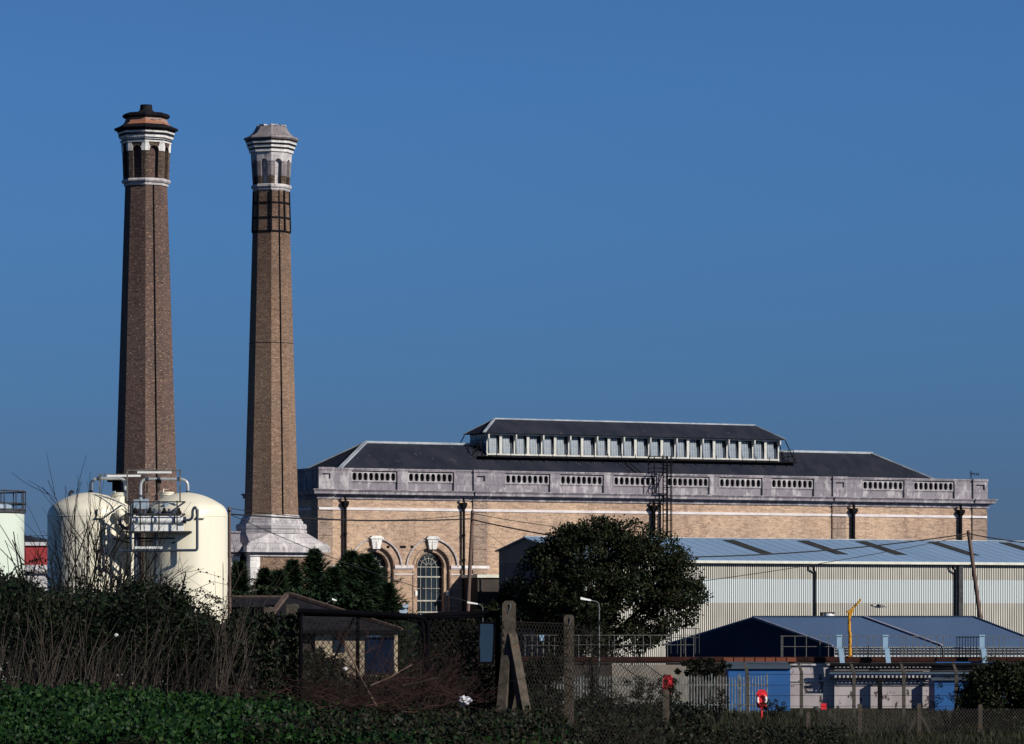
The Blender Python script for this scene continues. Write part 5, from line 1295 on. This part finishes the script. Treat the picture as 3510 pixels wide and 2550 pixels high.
m = MB()
for i in range(520):
    Y = random.uniform(38.2, 41.8); px = random.choice((random.gauss(1420, 120), random.gauss(1150, 160), random.uniform(820, 1700))); x = X(px, Y); pk = 2385 - 55 * math.exp(-((px - 1400) / 170) ** 2) - 20 * math.exp(-((px - 1050) / 120) ** 2)
    z0 = Z(random.uniform(pk, 2460), Y); a_ = random.choice((random.gauss(.35, .35), random.gauss(2.7, .35))); L = random.uniform(.15, .6); dx, dz = math.cos(a_) * L, math.sin(a_) * L * .8
    m.tube([(x, Y, z0), (x + dx * .5, Y + random.gauss(0, .05), z0 + dz * .6 + .02), (x + dx, Y + random.gauss(0, .1), z0 + dz)], random.uniform(.0022, .005), 3, .0015, cap=False)
tag(m.build('brushwood', 'redtwig'), 'reddish brown brushwood heaped below the wire gates', 'brushwood', kind='stuff')

def branchy(m, p, d, L, r, depth, spread=.5, droop=0, segs=3):
    pts = [p]; q_ = Vector(p); dd = Vector(d).normalized()
    for i in range(segs):
        dd = (dd + Vector((random.gauss(0, .09), random.gauss(0, .09), random.gauss(0, .07) - droop))).normalized(); q_ = q_ + dd * L / segs; pts.append(tuple(q_))
    m.tube(pts, r, 5 if r > .008 else 4, r * .6, cap=False)
    if depth <= 0: return
    nb = random.choice((2, 3, 3, 4))
    for i in range(nb):
        t = random.uniform(.3, 1); k = min(segs - 1, int(t * segs)); b = Vector(pts[k]).lerp(Vector(pts[k + 1]), t * segs - k if t < 1 else 1)
        nd = (dd + Vector((random.gauss(0, spread), random.gauss(0, spread * .5), abs(random.gauss(0, spread * .5))))).normalized()
        branchy(m, tuple(b), nd, L * random.uniform(.5, .8), r * .6, depth - 1, spread, droop, segs)
def bareshrub(px, ybase, D, specs, label, mat='twig', grp='bare shrubs in the hedge'):
    x = X(px, D); zb = ground(x, D); T = thing('bare_shrub', label, 'shrub', (x, D, zb), 0, grp); m = MB()
    for (dx, tx_, ty_, r, dep) in specs:      # root offset px, tip px, tip y
        a = Vector((dx * D / K, random.uniform(-.1, .1), 0)); b = Vector((X(tx_, D) - x, random.uniform(-.3, .3), Z(ty_, D) - zb)); d = b - a
        r *= 1.6 if mat == 'twig' else 1.0; branchy(m, tuple(a), d, d.length * .62, r, dep, .40, -.01)
        m.tube([tuple(a), tuple(a.lerp(b, .5) + Vector((.03, 0, .02))), tuple(b)], r, 5, r * .35)
    m.build('branch', mat, T); return T
bareshrub(250, 2060, 53, [(0, 262, 1745, .012, 3), (10, 300, 1800, .011, 3), (-10, 350, 1830, .012, 4), (20, 400, 1840, .010, 3), (60, 372, 1835, .010, 3), (40, 330, 1790, .009, 3), (30, 300, 1950, .010, 4), (0, 180, 1800, .008, 2), (70, 410, 1930, .010, 3)], 'dark many-branched bare shrub against the left cream tank')
bareshrub(330, 2060, 54, [(0, 460, 1850, .010, 3), (20, 440, 1900, .009, 3), (-10, 390, 1880, .009, 3), (40, 470, 1985, .008, 3), (10, 350, 1900, .010, 3)], 'bare shrub with upswept twigs below the pipe gantry')
bareshrub(110, 2060, 52, [(0, 46, 1822, .013, 2), (-10, 82, 1830, .008, 1), (-60, 22, 1900, .006, 2), (5, 30, 1960, .006, 2)], 'forked bare stem in front of the pale green tank')
bareshrub(525, 2100, 50, [(0, 640, 1962, .013, 2), (10, 600, 2040, .010, 3), (-20, 540, 2010, .008, 3), (-10, 560, 1990, .008, 3)], 'knobbly bare branch in front of the right cream tank')
bareshrub(745, 2250, 45, [(0, 762, 1925, .007, 2), (-5, 740, 1960, .005, 2), (5, 780, 1990, .005, 1)], 'slender pale sapling at the edge of the right cream tank', 'straw')
bareshrub(735, 2250, 44.5, [(0, 905, 1905, .006, 2), (60, 900, 2080, .005, 2), (15, 875, 1960, .004, 1)], 'long thin sapling slanting right past the low conifers', 'straw')
bareshrub(180, 2100, 45, [(0, 170, 1990, .005, 1), (20, 90, 2030, .004, 1), (-30, 240, 2030, .004, 1)], 'small pale stemmed shrub near the left edge', 'straw')
cane = MB(); cl = MB()
for i in range(230):
    px = random.choice((random.uniform(-40, 460), random.uniform(420, 700), random.uniform(640, 1000))); Y = random.uniform(44.5, 52); x = X(px, Y); y0_ = hedge_top(px, Y) + 25; z0 = Z(y0_, Y)
    up = random.uniform(.08, .34) * (1.0 if px < 700 else .6); dx = random.gauss(.12, .22)
    P = [Vector((x, Y, z0 - .1)), Vector((x + dx * .35, Y, z0 + up * .6)), Vector((x + dx * .8, Y, z0 + up)), Vector((x + dx * 1.35, Y, z0 + up * random.uniform(.5, 1.0)))]
    cane.tube([tuple(p) for p in P], random.uniform(.003, .0055), 4, .002, cap=False)
    for j in range(random.randint(4, 20)):
        k = random.randint(0, 2); t = random.random(); p = P[k].lerp(P[k + 1], t) + rnd_dir() * .02; cl.leaf(p, rnd_dir() + Vector((0, 0, .3)), random.uniform(.03, .055), random.uniform(.02, .035))
tag(cane.build('bramble_canes', 'twig'), 'arching bramble canes above the hedge', 'canes', kind='stuff'); tag(cl.build('bramble_leaves', 'leaf_hedge'), 'leaves on the arching bramble canes above the hedge', 'leaves', kind='stuff')
M['pale_stem'] = plain('bleached stem', (.13, .11, .098), (.055, .046, .041), .95, 6)
m = MB()
for i in range(110):
    px = random.choice((random.uniform(-40, 520), random.uniform(-40, 980))); Y = random.uniform(42.6, 44.6); x = X(px, Y); g0 = ground(x, Y); h = random.uniform(.4, 1.35) * (1 if px < 700 else .75); ln = random.gauss(.14, .20) * h; hook = random.gauss(0, .03)
    m.tube([(x, Y, g0), (x + ln * .35, Y, g0 + h * .4), (x + ln * .7 + hook, Y, g0 + h * .75), (x + ln, Y, g0 + h)], random.uniform(.0022, .0042), 3, .0012, cap=False)
tag(m.build('pale_stems', 'pale_stem'), 'thin bleached stems standing in front of the hedge', 'stems', kind='stuff')
# leaves clinging on the knobbly branch
T = thing('leafy_bramble', 'bramble spray with clustered leaves before the gantry legs', 'bramble', (X(510, 46), 46, ground(X(510, 46), 46))); m = MB(); zb = T.location.z
for i in range(16):
    px = random.uniform(440, 640); py = 2005 + abs(px - 520) * .35 + random.uniform(-15, 40); c = (X(px, 46) - T.location.x, random.uniform(-.2, .2), Z(py, 46) - zb)
    for j in range(70): m.leaf(Vector(c) + rnd_dir() * random.random() * .12, rnd_dir(), .05, .035)
m.build('foliage', 'leaf_hedge', T)
m = MB()
for i in range(8): m.tube([(random.uniform(-.2, .2), 0, 0), (random.uniform(-.2, .3), 0, .9), (random.uniform(-.25, .4), 0, 1.45)], .006, 4, .003)
m.build('stem', 'twig', T)
# fallen branches before the gates
M['bare_wood'] = plain('pale bare branch', (.17, .12, .095), (.09, .06, .05), .9, 6)
def log(pts, r, label, dep=3, mat='bare_wood'):
    D0 = pts[0][2]; x = X(pts[0][0], D0); z0 = Z(pts[0][1], D0); T = thing('fallen_branch', label, 'branch', (x, D0, z0), 0, 'fallen branches by the gates'); m = MB()
    P = [(X(a, c) - x, c - D0, Z(b, c) - z0) for a, b, c in pts]; m.tube(P, r, 7, r * .55); m.build('limb', mat, T)
    m = MB()
    for i in range(9):
        t = random.uniform(.15, 1); k = min(len(P) - 2, int(t * (len(P) - 1))); b = Vector(P[k]).lerp(Vector(P[k + 1]), t * (len(P) - 1) - k); d = (Vector(P[-1]) - Vector(P[0])).normalized() + Vector((random.gauss(0, .6), random.gauss(0, .4), random.gauss(.1, .5)))
        branchy(m, tuple(b), d, random.uniform(.15, .4), r * .35, dep - 1, .6)
    m.build('twig', 'redtwig', T)
log([(1290, 2420, 39), (1240, 2330, 39.2), (1190, 2220, 39.4)], .014, 'brown branch leaning up across the left wire gate')
log([(1270, 2350, 39), (1340, 2320, 39), (1412, 2278, 39.1)], .011, 'reddish branch slanting up to the right below the gates')
log([(1380, 2350, 39), (1440, 2336, 39), (1507, 2322, 39)], .019, 'thick sawn log end poking right', 2, 'bark')
log([(1480, 2330, 40.6), (1540, 2280, 40.8), (1545, 2272, 40.9)], .02, 'dark mossy limb behind the second gate', 3, 'bark')
for i, (a, b, lab) in enumerate((((1060, 2450, 38.6), (1230, 2380, 38.8), 'low twiggy branch left of the log pile'), ((1250, 2420, 38.2), (1480, 2370, 38.5), 'thin arching brushwood in the middle of the pile'), ((1380, 2440, 38), (1600, 2400, 38.3), 'thin brushwood reaching toward the crumpled bag'), ((900, 2400, 40), (1100, 2340, 40.3), 'dead branch in front of the left concrete posts'))):
    log([a] + [(a[0] + (b[0] - a[0]) * t, a[1] + (b[1] - a[1]) * t + random.gauss(-3, 7), a[2] + (b[2] - a[2]) * t) for t in (.2, .4, .6, .8)] + [b], .007, lab, 4, 'redtwig')
for (px, py, D, s_, lab, mt) in ((1592, 2402, 39, .055, 'crumpled grey plastic bag under the blue sign', 'litter'), (1183, 2293, 39, .02, 'scrap of white paper caught in the brushwood', 'litter_white'), (398, 2177, 43.9, .02, 'scrap of pale litter in the hedge', 'litter_white')):
    m = MB(); n = 14; k = 8; o = []
    for i in range(k + 1):
        for j in range(n):
            a = math.pi * i / k; b = 2 * math.pi * j / n; rr = s_ * (1 + .55 * noise.noise((math.cos(b) * 2.1 + px, math.sin(b) * 2.1, a * 2.3)))
            o.append((rr * math.sin(a) * math.cos(b) * 1.2, rr * math.sin(a) * math.sin(b), rr * math.cos(a) * .85))
    m.add(o, [(i * n + j, i * n + (j + 1) % n, (i + 1) * n + (j + 1) % n, (i + 1) * n + j) for i in range(k) for j in range(n)])
    ob_ = m.build('litter', mt); ob_.location = (X(px, D), D, Z(py, D)); tag(ob_, lab, 'litter')
# rough grass right of the bank
m = MB()
for i in range(30000):
    Y = random.uniform(118, 166); px = random.uniform(2250, 3600); x = X(px, Y); g0 = ground(x, Y); h = random.uniform(.10, .34) * (1.3 if noise.noise((x * .5, Y * .3, 0)) > 0 else .7)
    m.leaf((x, Y, g0), (random.gauss(0, .35), random.gauss(0, .35), 1), h, .035, True)
tag(m.build('grass', 'grass'), 'rough grass before the white wall', 'grass', kind='stuff')
# scrub on the bank slope mid picture
def mid_top(px, Y): return 2430 + 45 * noise.noise((px * .01, Y * .1, 7)) + 15 * noise.noise((px * .05, Y * .3, 1)) + random.gauss(0, 8) - (30 if px < 2100 else 0)
mass('undergrowth', 26000, (1780, 2420), (84, 112), mid_top, 'leaf_brown', .09, label='dark undergrowth on the bank right of the concrete posts', cat='undergrowth')
mass('undergrowth', 15000, (1860, 2330), (48, 84), lambda px, Y: 2478 + 25 * noise.noise((px * .02, Y * .2, 9)) + random.gauss(0, 8) - (25 if px < 2000 else 0), 'leaf_brown', .07, label='dark undergrowth between the concrete posts and the bottom edge', cat='undergrowth')
mass('undergrowth', 9000, (2380, 2900), (100, 125), lambda px, Y: 2500 + 25 * noise.noise((px * .02, Y * .1, 2)) + random.gauss(0, 6), 'leaf_brown', .09, label='low weeds at the foot of the right hand bank', cat='undergrowth')

# ------------------------------------------------------------------ foreground fence and gates
def post(mb, px, ytop, D, w, T, chamfer=True, zb=None):
    x = X(px, D) - T.location.x; y = D - T.location.y; zt = Z(ytop, D); z0 = (ground(X(px, D), D) - .1) if zb is None else zb
    h = w / 2; c = w * .22
    mb.add([(x - h, y - h, z0), (x + h, y - h, z0), (x + h, y + h, z0), (x - h, y + h, z0), (x - h, y - h, zt - c), (x + h, y - h, zt - c), (x + h, y + h, zt - c), (x - h, y + h, zt - c),
            (x - h + c, y - h, zt), (x + h - c, y - h, zt), (x + h - c, y + h, zt), (x - h + c, y + h, zt)],
           [(0, 1, 5, 4), (1, 2, 6, 5), (2, 3, 7, 6), (3, 0, 4, 7), (4, 5, 9, 8), (5, 6, 10, 9), (6, 7, 11, 10), (7, 4, 8, 11), (8, 9, 10, 11)])
FA = thing('concrete_post_fence', 'chain-link fence on lichened concrete posts running downhill to the right of the gates', 'fence', (X(1748, 40), 40, 0))
FX = lambda px, D: X(px, D) - FA.location.x
for p, yt, D, w in ((1745, 2059, 40.0, .145), (1950, 2107, 41.2, .112), (2283, 2365, 62.0, .105)):
    m = MB(); post(m, p, yt, D, w, FA, zb=ground(X(p, D), D) - .3); o = m.build('post', 'concrete_post', FA)
    if D < 50:
        h = MB(); xx = FX(p, D) + .01; yy = D - 40 - w / 2 - .006; z_ = Z(yt, D); h.tube([(xx - .005, yy, z_ - .10), (xx + .005, yy - .004, z_ - .055), (xx, yy - .005, z_ - .03)], .006, 5); h.tube([(xx - .02, yy, z_ - .12), (xx - .005, yy, z_ - .1)], .005, 5); h.build('wire_hook', 'galv', o)
m = MB(); a = (FX(1750, 40), -.02, Z(2175, 40)); b = (FX(1815, 39.7), -.35, Z(2530, 39.6)); m.bar(a, b, .10, .10); m.build('strut', 'concrete_post', FA)
m = MB(); a = (FX(1738, 40), -.06, Z(2250, 40)); b = (FX(1712, 39.8), -.3, Z(2540, 39.7)); m.bar(a, b, .10, .10); m.build('strut', 'concrete_post', FA)
# mesh from post to post, just in front of the posts
def meshpanel(name, pa, pb, Da, Db, ya, yb_, yba, ybb, T, mat='mesh_wire', cell=.055, w=.0062):
    """panel between two plan points; built flat then mapped"""
    A_ = Vector((X(pa, Da) - T.location.x, Da - T.location.y, 0)); B_ = Vector((X(pb, Db) - T.location.x, Db - T.location.y, 0)); L = (B_ - A_).length
    za, zb_ = Z(ya, Da), Z(yb_, Db); ba, bb = Z(yba, Da), Z(ybb, Db)
    m = MB(); hh = za - ba; chainlink(m, 0, L, 0, hh, 0, cell, w)
    u = (B_ - A_) / L; n = Vector((-u.y, u.x, 0))
    out = []
    for (x_, y_, z_) in m.v:
        f = x_ / L; zz_ = (ba + (bb - ba) * f) + z_ * ((za + (zb_ - za) * f) - (ba + (bb - ba) * f)) / hh
        p = A_ + u * x_ + n * y_; out.append((p.x, p.y, zz_))
    m.v = out; return m.build(name, mat, T)
meshpanel('wire_mesh', 1718, 1985, 39.88, 41.1, 2128, 2138, 2545, 2548, FA, cell=.060, w=.0075)
meshpanel('wire_mesh', 1985, 2290, 41.1, 42.3, 2138, 2330, 2548, 2555, FA, cell=.060, w=.0058)
m = MB()
for ya, yb_ in ((2130, 2137), (2198, 2200)): m.tube([(FX(1718, 39.86), -.14, Z(ya, 39.86)), (FX(1930, 41.08), 1.08, Z(yb_, 41.08)), (FX(2100, 41.6), 1.6, Z(yb_ + 60, 41.6)), (FX(2290, 42.3), 2.3, Z(yb_ + 195, 42.3))], .005, 4)
m.build('line_wire', 'mesh_wire', FA)
FB = thing('broken_post_fence', 'two broken-topped concrete gate posts smothered in ivy at the left of the gates', 'fence', (X(1005, 40.4), 40.4, 0))
def ragged(px, yt, D, w, T):
    m = MB(); x = X(px, D) - T.location.x; y = D - T.location.y; zt = Z(yt, D); z0 = ground(X(px, D), D) - .2; n = 5; vs = []; h = w / 2
    ring = [(-h, -h), (-h * .3, -h), (h * .35, -h), (h, -h), (h, h), (0, h), (-h, h)]
    tops = [0, -.012, .006, -.022, -.01, .005, 0]
    for (a, b), t in zip(ring, tops): vs += [(x + a, y + b, z0), (x + a, y + b, zt + t)]
    k = len(ring); m.add(vs, [(2 * i, 2 * ((i + 1) % k), 2 * ((i + 1) % k) + 1, 2 * i + 1) for i in range(k)] + [tuple(2 * i + 1 for i in range(k))])
    m.build('post', 'concrete_post', T)
ragged(1003, 2070, 40.4, .125, FB); ragged(922, 2080, 41.5, .10, FB)
m = MB()
for i in range(3200):
    px = random.choice((1000, 922)) + random.gauss(0, 24); py = random.uniform(2105, 2480); D = 40.25 if px > 960 else 41.3
    if px > 1030 : continue
    m.leaf((X(px, D) - FB.location.x, D - FB.location.y + random.uniform(-.12, .02), Z(py, D)), rnd_dir(), .045, .035)
m.build('clinging_ivy', 'leaf_hedge', FB)
DGt = 40.1
def gate(label, top, right, left, yb, mull, braces):
    T = thing('wire_gate', label, 'gate', (X((left + right) / 2, DGt), DGt, 0), 0, 'wire mesh gates'); gx = lambda p: X(p, DGt) - T.location.x; gz = lambda y: Z(y, DGt)
    return T, gx, gz
T, gx, gz = gate('wire mesh gate with sagging black tube frame and rounded corner, the left of two', None, 1465, 1028, 2420, None, None)
m = MB()
m.tube([(gx(1032), 0, gz(2480)), (gx(1030), 0, gz(2098))], .022, 8); 
m.tube([(gx(1020), -.01, gz(2095)), (gx(1220), -.01, gz(2101)), (gx(1400), -.01, gz(2112))] + [(gx(a), -.01, gz(b)) for a, b in bend(1425, 2114, 1467, 2150, (1466, 2117), 6)] + [(gx(1466), -.01, gz(2200)), (gx(1458), -.01, gz(2300)), (gx(1452), -.01, gz(2440))], .030, 8)
m.tube([(gx(1032), .03, gz(2108)), (gx(1220), .03, gz(2112)), (gx(1380), .03, gz(2122)), (gx(1430), .03, gz(2132)), (gx(1446), .03, gz(2150)), (gx(1436), .03, gz(2190)), (gx(1420), .03, gz(2225))], .012, 6)
m.tube([(gx(1032), 0, gz(2440)), (gx(1452), 0, gz(2440))], .02, 6)
fr_ = m.build('frame', 'black_tube', T, True)
m = MB(); m.bar((gx(1226), .01, gz(2112)), (gx(1226), .01, gz(2440)), .04, .03); m.build('mullion', 'black_tube', T)
m = MB(); m.bar((gx(1212), .03, gz(2118)), (gx(1150), .03, gz(2245)), .035, .02); m.bar((gx(1150), .03, gz(2245)), (gx(1100), .03, gz(2430)), .03, .02); m.build('brace', 'black_tube', T)
m = MB(); chainlink(m, gx(1034), gx(1460), gz(2440), gz(2104), -.03, .060, .0068, gz(2100), gz(2122), lambda x, z: .02 * math.sin(x * 5)); m.build('wire_mesh', 'mesh_wire', T)
T, gx, gz = gate('wire mesh gate with thick black top tube carrying the blue sign, the right of two', None, 1700, 1452, 2420, None, None)
m = MB()
m.tube([(gx(1470), 0, gz(2440)), (gx(1466), 0, gz(2300)), (gx(1456), 0, gz(2200)), (gx(1446), 0, gz(2140))] + [(gx(a), 0, gz(b)) for a, b in bend(1447, 2130, 1475, 2112, (1448, 2112), 5)] + [(gx(1560), 0, gz(2108)), (gx(1706), 0, gz(2100)), (gx(1708), 0, gz(2440))], .036, 8)
m.tube([(gx(1470), .0, gz(2440)), (gx(1708), 0, gz(2440))], .02, 6)
m.tube([(gx(1470), -.03, gz(2119)), (gx(1700), -.03, gz(2112))], .016, 6)
m.build('frame', 'black_tube', T, True)
m = MB(); m.bar((gx(1450), .03, gz(2170)), (gx(1480), .03, gz(2310)), .03, .02); m.bar((gx(1590), .03, gz(2130)), (gx(1670), .03, gz(2380)), .03, .02); m.build('brace', 'black_tube', T)
m = MB(); chainlink(m, gx(1468), gx(1700), gz(2440), gz(2114), -.035, .060, .0068, gz(2114), gz(2108)); m.build('wire_mesh', 'mesh_wire', T)
# overgrown climbing growth on the second gate
m = MB()
for i in range(5200):
    px = random.uniform(1470, 1700); py = 2440 - 330 * (random.random() ** 1.25); 
    if 1640 < px < 1696 and py < 2285: continue
    m.leaf((gx(px), random.uniform(.02, .3), gz(py)), rnd_dir(), .035, .022)
m.build('clinging_growth', 'leaf_brown', T)
T = thing('blue_sign', 'blank blue-grey sign panel with dark edge hanging on the right wire gate', 'sign', (X(1668, 39.95), 39.95, 0))
sx = lambda p: X(p, 39.95) - T.location.x; sz = lambda y: Z(y, 39.95)
m = MB(); n = 10
o1 = []; 
for i in range(n + 1):
    f = i / n; y = 2138 + 130 * f; bow = .006 * math.sin(math.pi * f); l = sx(1647 + 3 * math.sin(math.pi * f) * -1); r_ = sx(1692 - 6 * f)
    o1 += [(l, -.03 - bow, sz(y)), (r_, -.03 - bow, sz(y)), (l, -.02 - bow, sz(y)), (r_, -.02 - bow, sz(y))]
fs_ = [];
for i in range(n): a = i * 4; fs_ += [(a + 4, a + 5, a + 1, a), (a + 2, a + 3, a + 7, a + 6), (a, a + 2, a + 6, a + 4), (a + 5, a + 7, a + 3, a + 1)]
fs_ += [(0, 1, 3, 2), (n * 4 + 2, n * 4 + 3, n * 4 + 1, n * 4)]
m.add(o1, fs_); m.build('panel', 'sign_blue', T)
m = MB(); e = .012
m.bar((sx(1643), -.025, sz(2134)), (sx(1643), -.025, sz(2274)), .02, .02); m.bar((sx(1696), -.025, sz(2134)), (sx(1690), -.025, sz(2274)), .02, .02); m.bar((sx(1641), -.025, sz(2134)), (sx(1698), -.025, sz(2134)), .02, .02); m.bar((sx(1641), -.025, sz(2272)), (sx(1692), -.025, sz(2272)), .02, .02); m.build('border', 'black_tube', T)

# ------------------------------------------------------------------ camera, light, sky
cam = bpy.data.cameras.new('camera'); co = bpy.data.objects.new('camera', cam); COL.objects.link(co)
co.location = (0, 0, H); co.rotation_euler = (R(90), 0, 0)
cam.sensor_width = 36; cam.lens = 36 * K / 3510; cam.shift_y = (HY - 1275) / 3510; cam.clip_start = 1; cam.clip_end = 8000
scn.camera = co
AZ, EL = R(55), R(28)
sv = Vector((math.sin(AZ) * math.cos(EL), -math.cos(AZ) * math.cos(EL), math.sin(EL)))
sun = bpy.data.lights.new('sun', 'SUN'); sun.energy = 5.0; sun.angle = R(.5); sun.color = (1, .93, .82)
so = bpy.data.objects.new('sun', sun); COL.objects.link(so); so.rotation_euler = (-sv).to_track_quat('-Z', 'Y').to_euler(); so.location = (60, -60, 60)
wd = bpy.data.worlds.new('World'); scn.world = wd; wd.use_nodes = True; nt = wd.node_tree; nt.nodes.clear(); g = N(nt)
sky = g.node('ShaderNodeTexSky', sky_type='NISHITA'); sky.sun_disc = False; sky.sun_elevation = EL; sky.sun_rotation = math.pi - AZ
sky.altitude = 0; sky.air_density = 1.0; sky.dust_density = .3; sky.ozone_density = 3.0
tc = g.node('ShaderNodeTexCoord'); sp = g.node('ShaderNodeSeparateXYZ'); g.link(tc.outputs['Generated'], sp.inputs[0])
mr = g.node('ShaderNodeMath', operation='MULTIPLY_ADD'); g.link(sp.outputs[2], mr.inputs[0]); mr.inputs[1].default_value = 1.1; mr.inputs[2].default_value = .30
cb = g.node('ShaderNodeCombineXYZ'); g.link(sp.outputs[0], cb.inputs[0]); g.link(sp.outputs[1], cb.inputs[1]); g.link(mr.outputs[0], cb.inputs[2])
nn = g.node('ShaderNodeVectorMath', operation='NORMALIZE'); g.link(cb.outputs[0], nn.inputs[0]); g.link(nn.outputs[0], sky.inputs[0])
hs_ = g.node('ShaderNodeHueSaturation'); hs_.inputs['Saturation'].default_value = 1.15; g.link(sky.outputs[0], hs_.inputs['Color'])
bg = g.node('ShaderNodeBackground'); bg.inputs[1].default_value = .09; hz = g.ramp(sp.outputs[2], [(0, (.56, .31, .205)), (.03, (.53, .36, .255)), (.06, (.52, .45, .35)), (.10, (.55, .53, .44)), (.14, (.56, .56, .49)), (.17, (.54, .53, .475)), (.26, (.34, .33, .30)), (.5, (.17, .17, .165))])
skc = g.mix(1.0, g.mix(1.0, hs_.outputs[0], (1.70, 2.16, 2.84), 'MULTIPLY'), hz, 'MULTIPLY')
g.link(skc, bg.inputs[0])
ow = g.node('ShaderNodeOutputWorld'); g.link(bg.outputs[0], ow.inputs[0])
scn.view_settings.view_transform = 'Standard'; scn.view_settings.look = 'None'; scn.view_settings.exposure = 0; scn.view_settings.gamma = 1
scn.cycles.max_bounces = 6
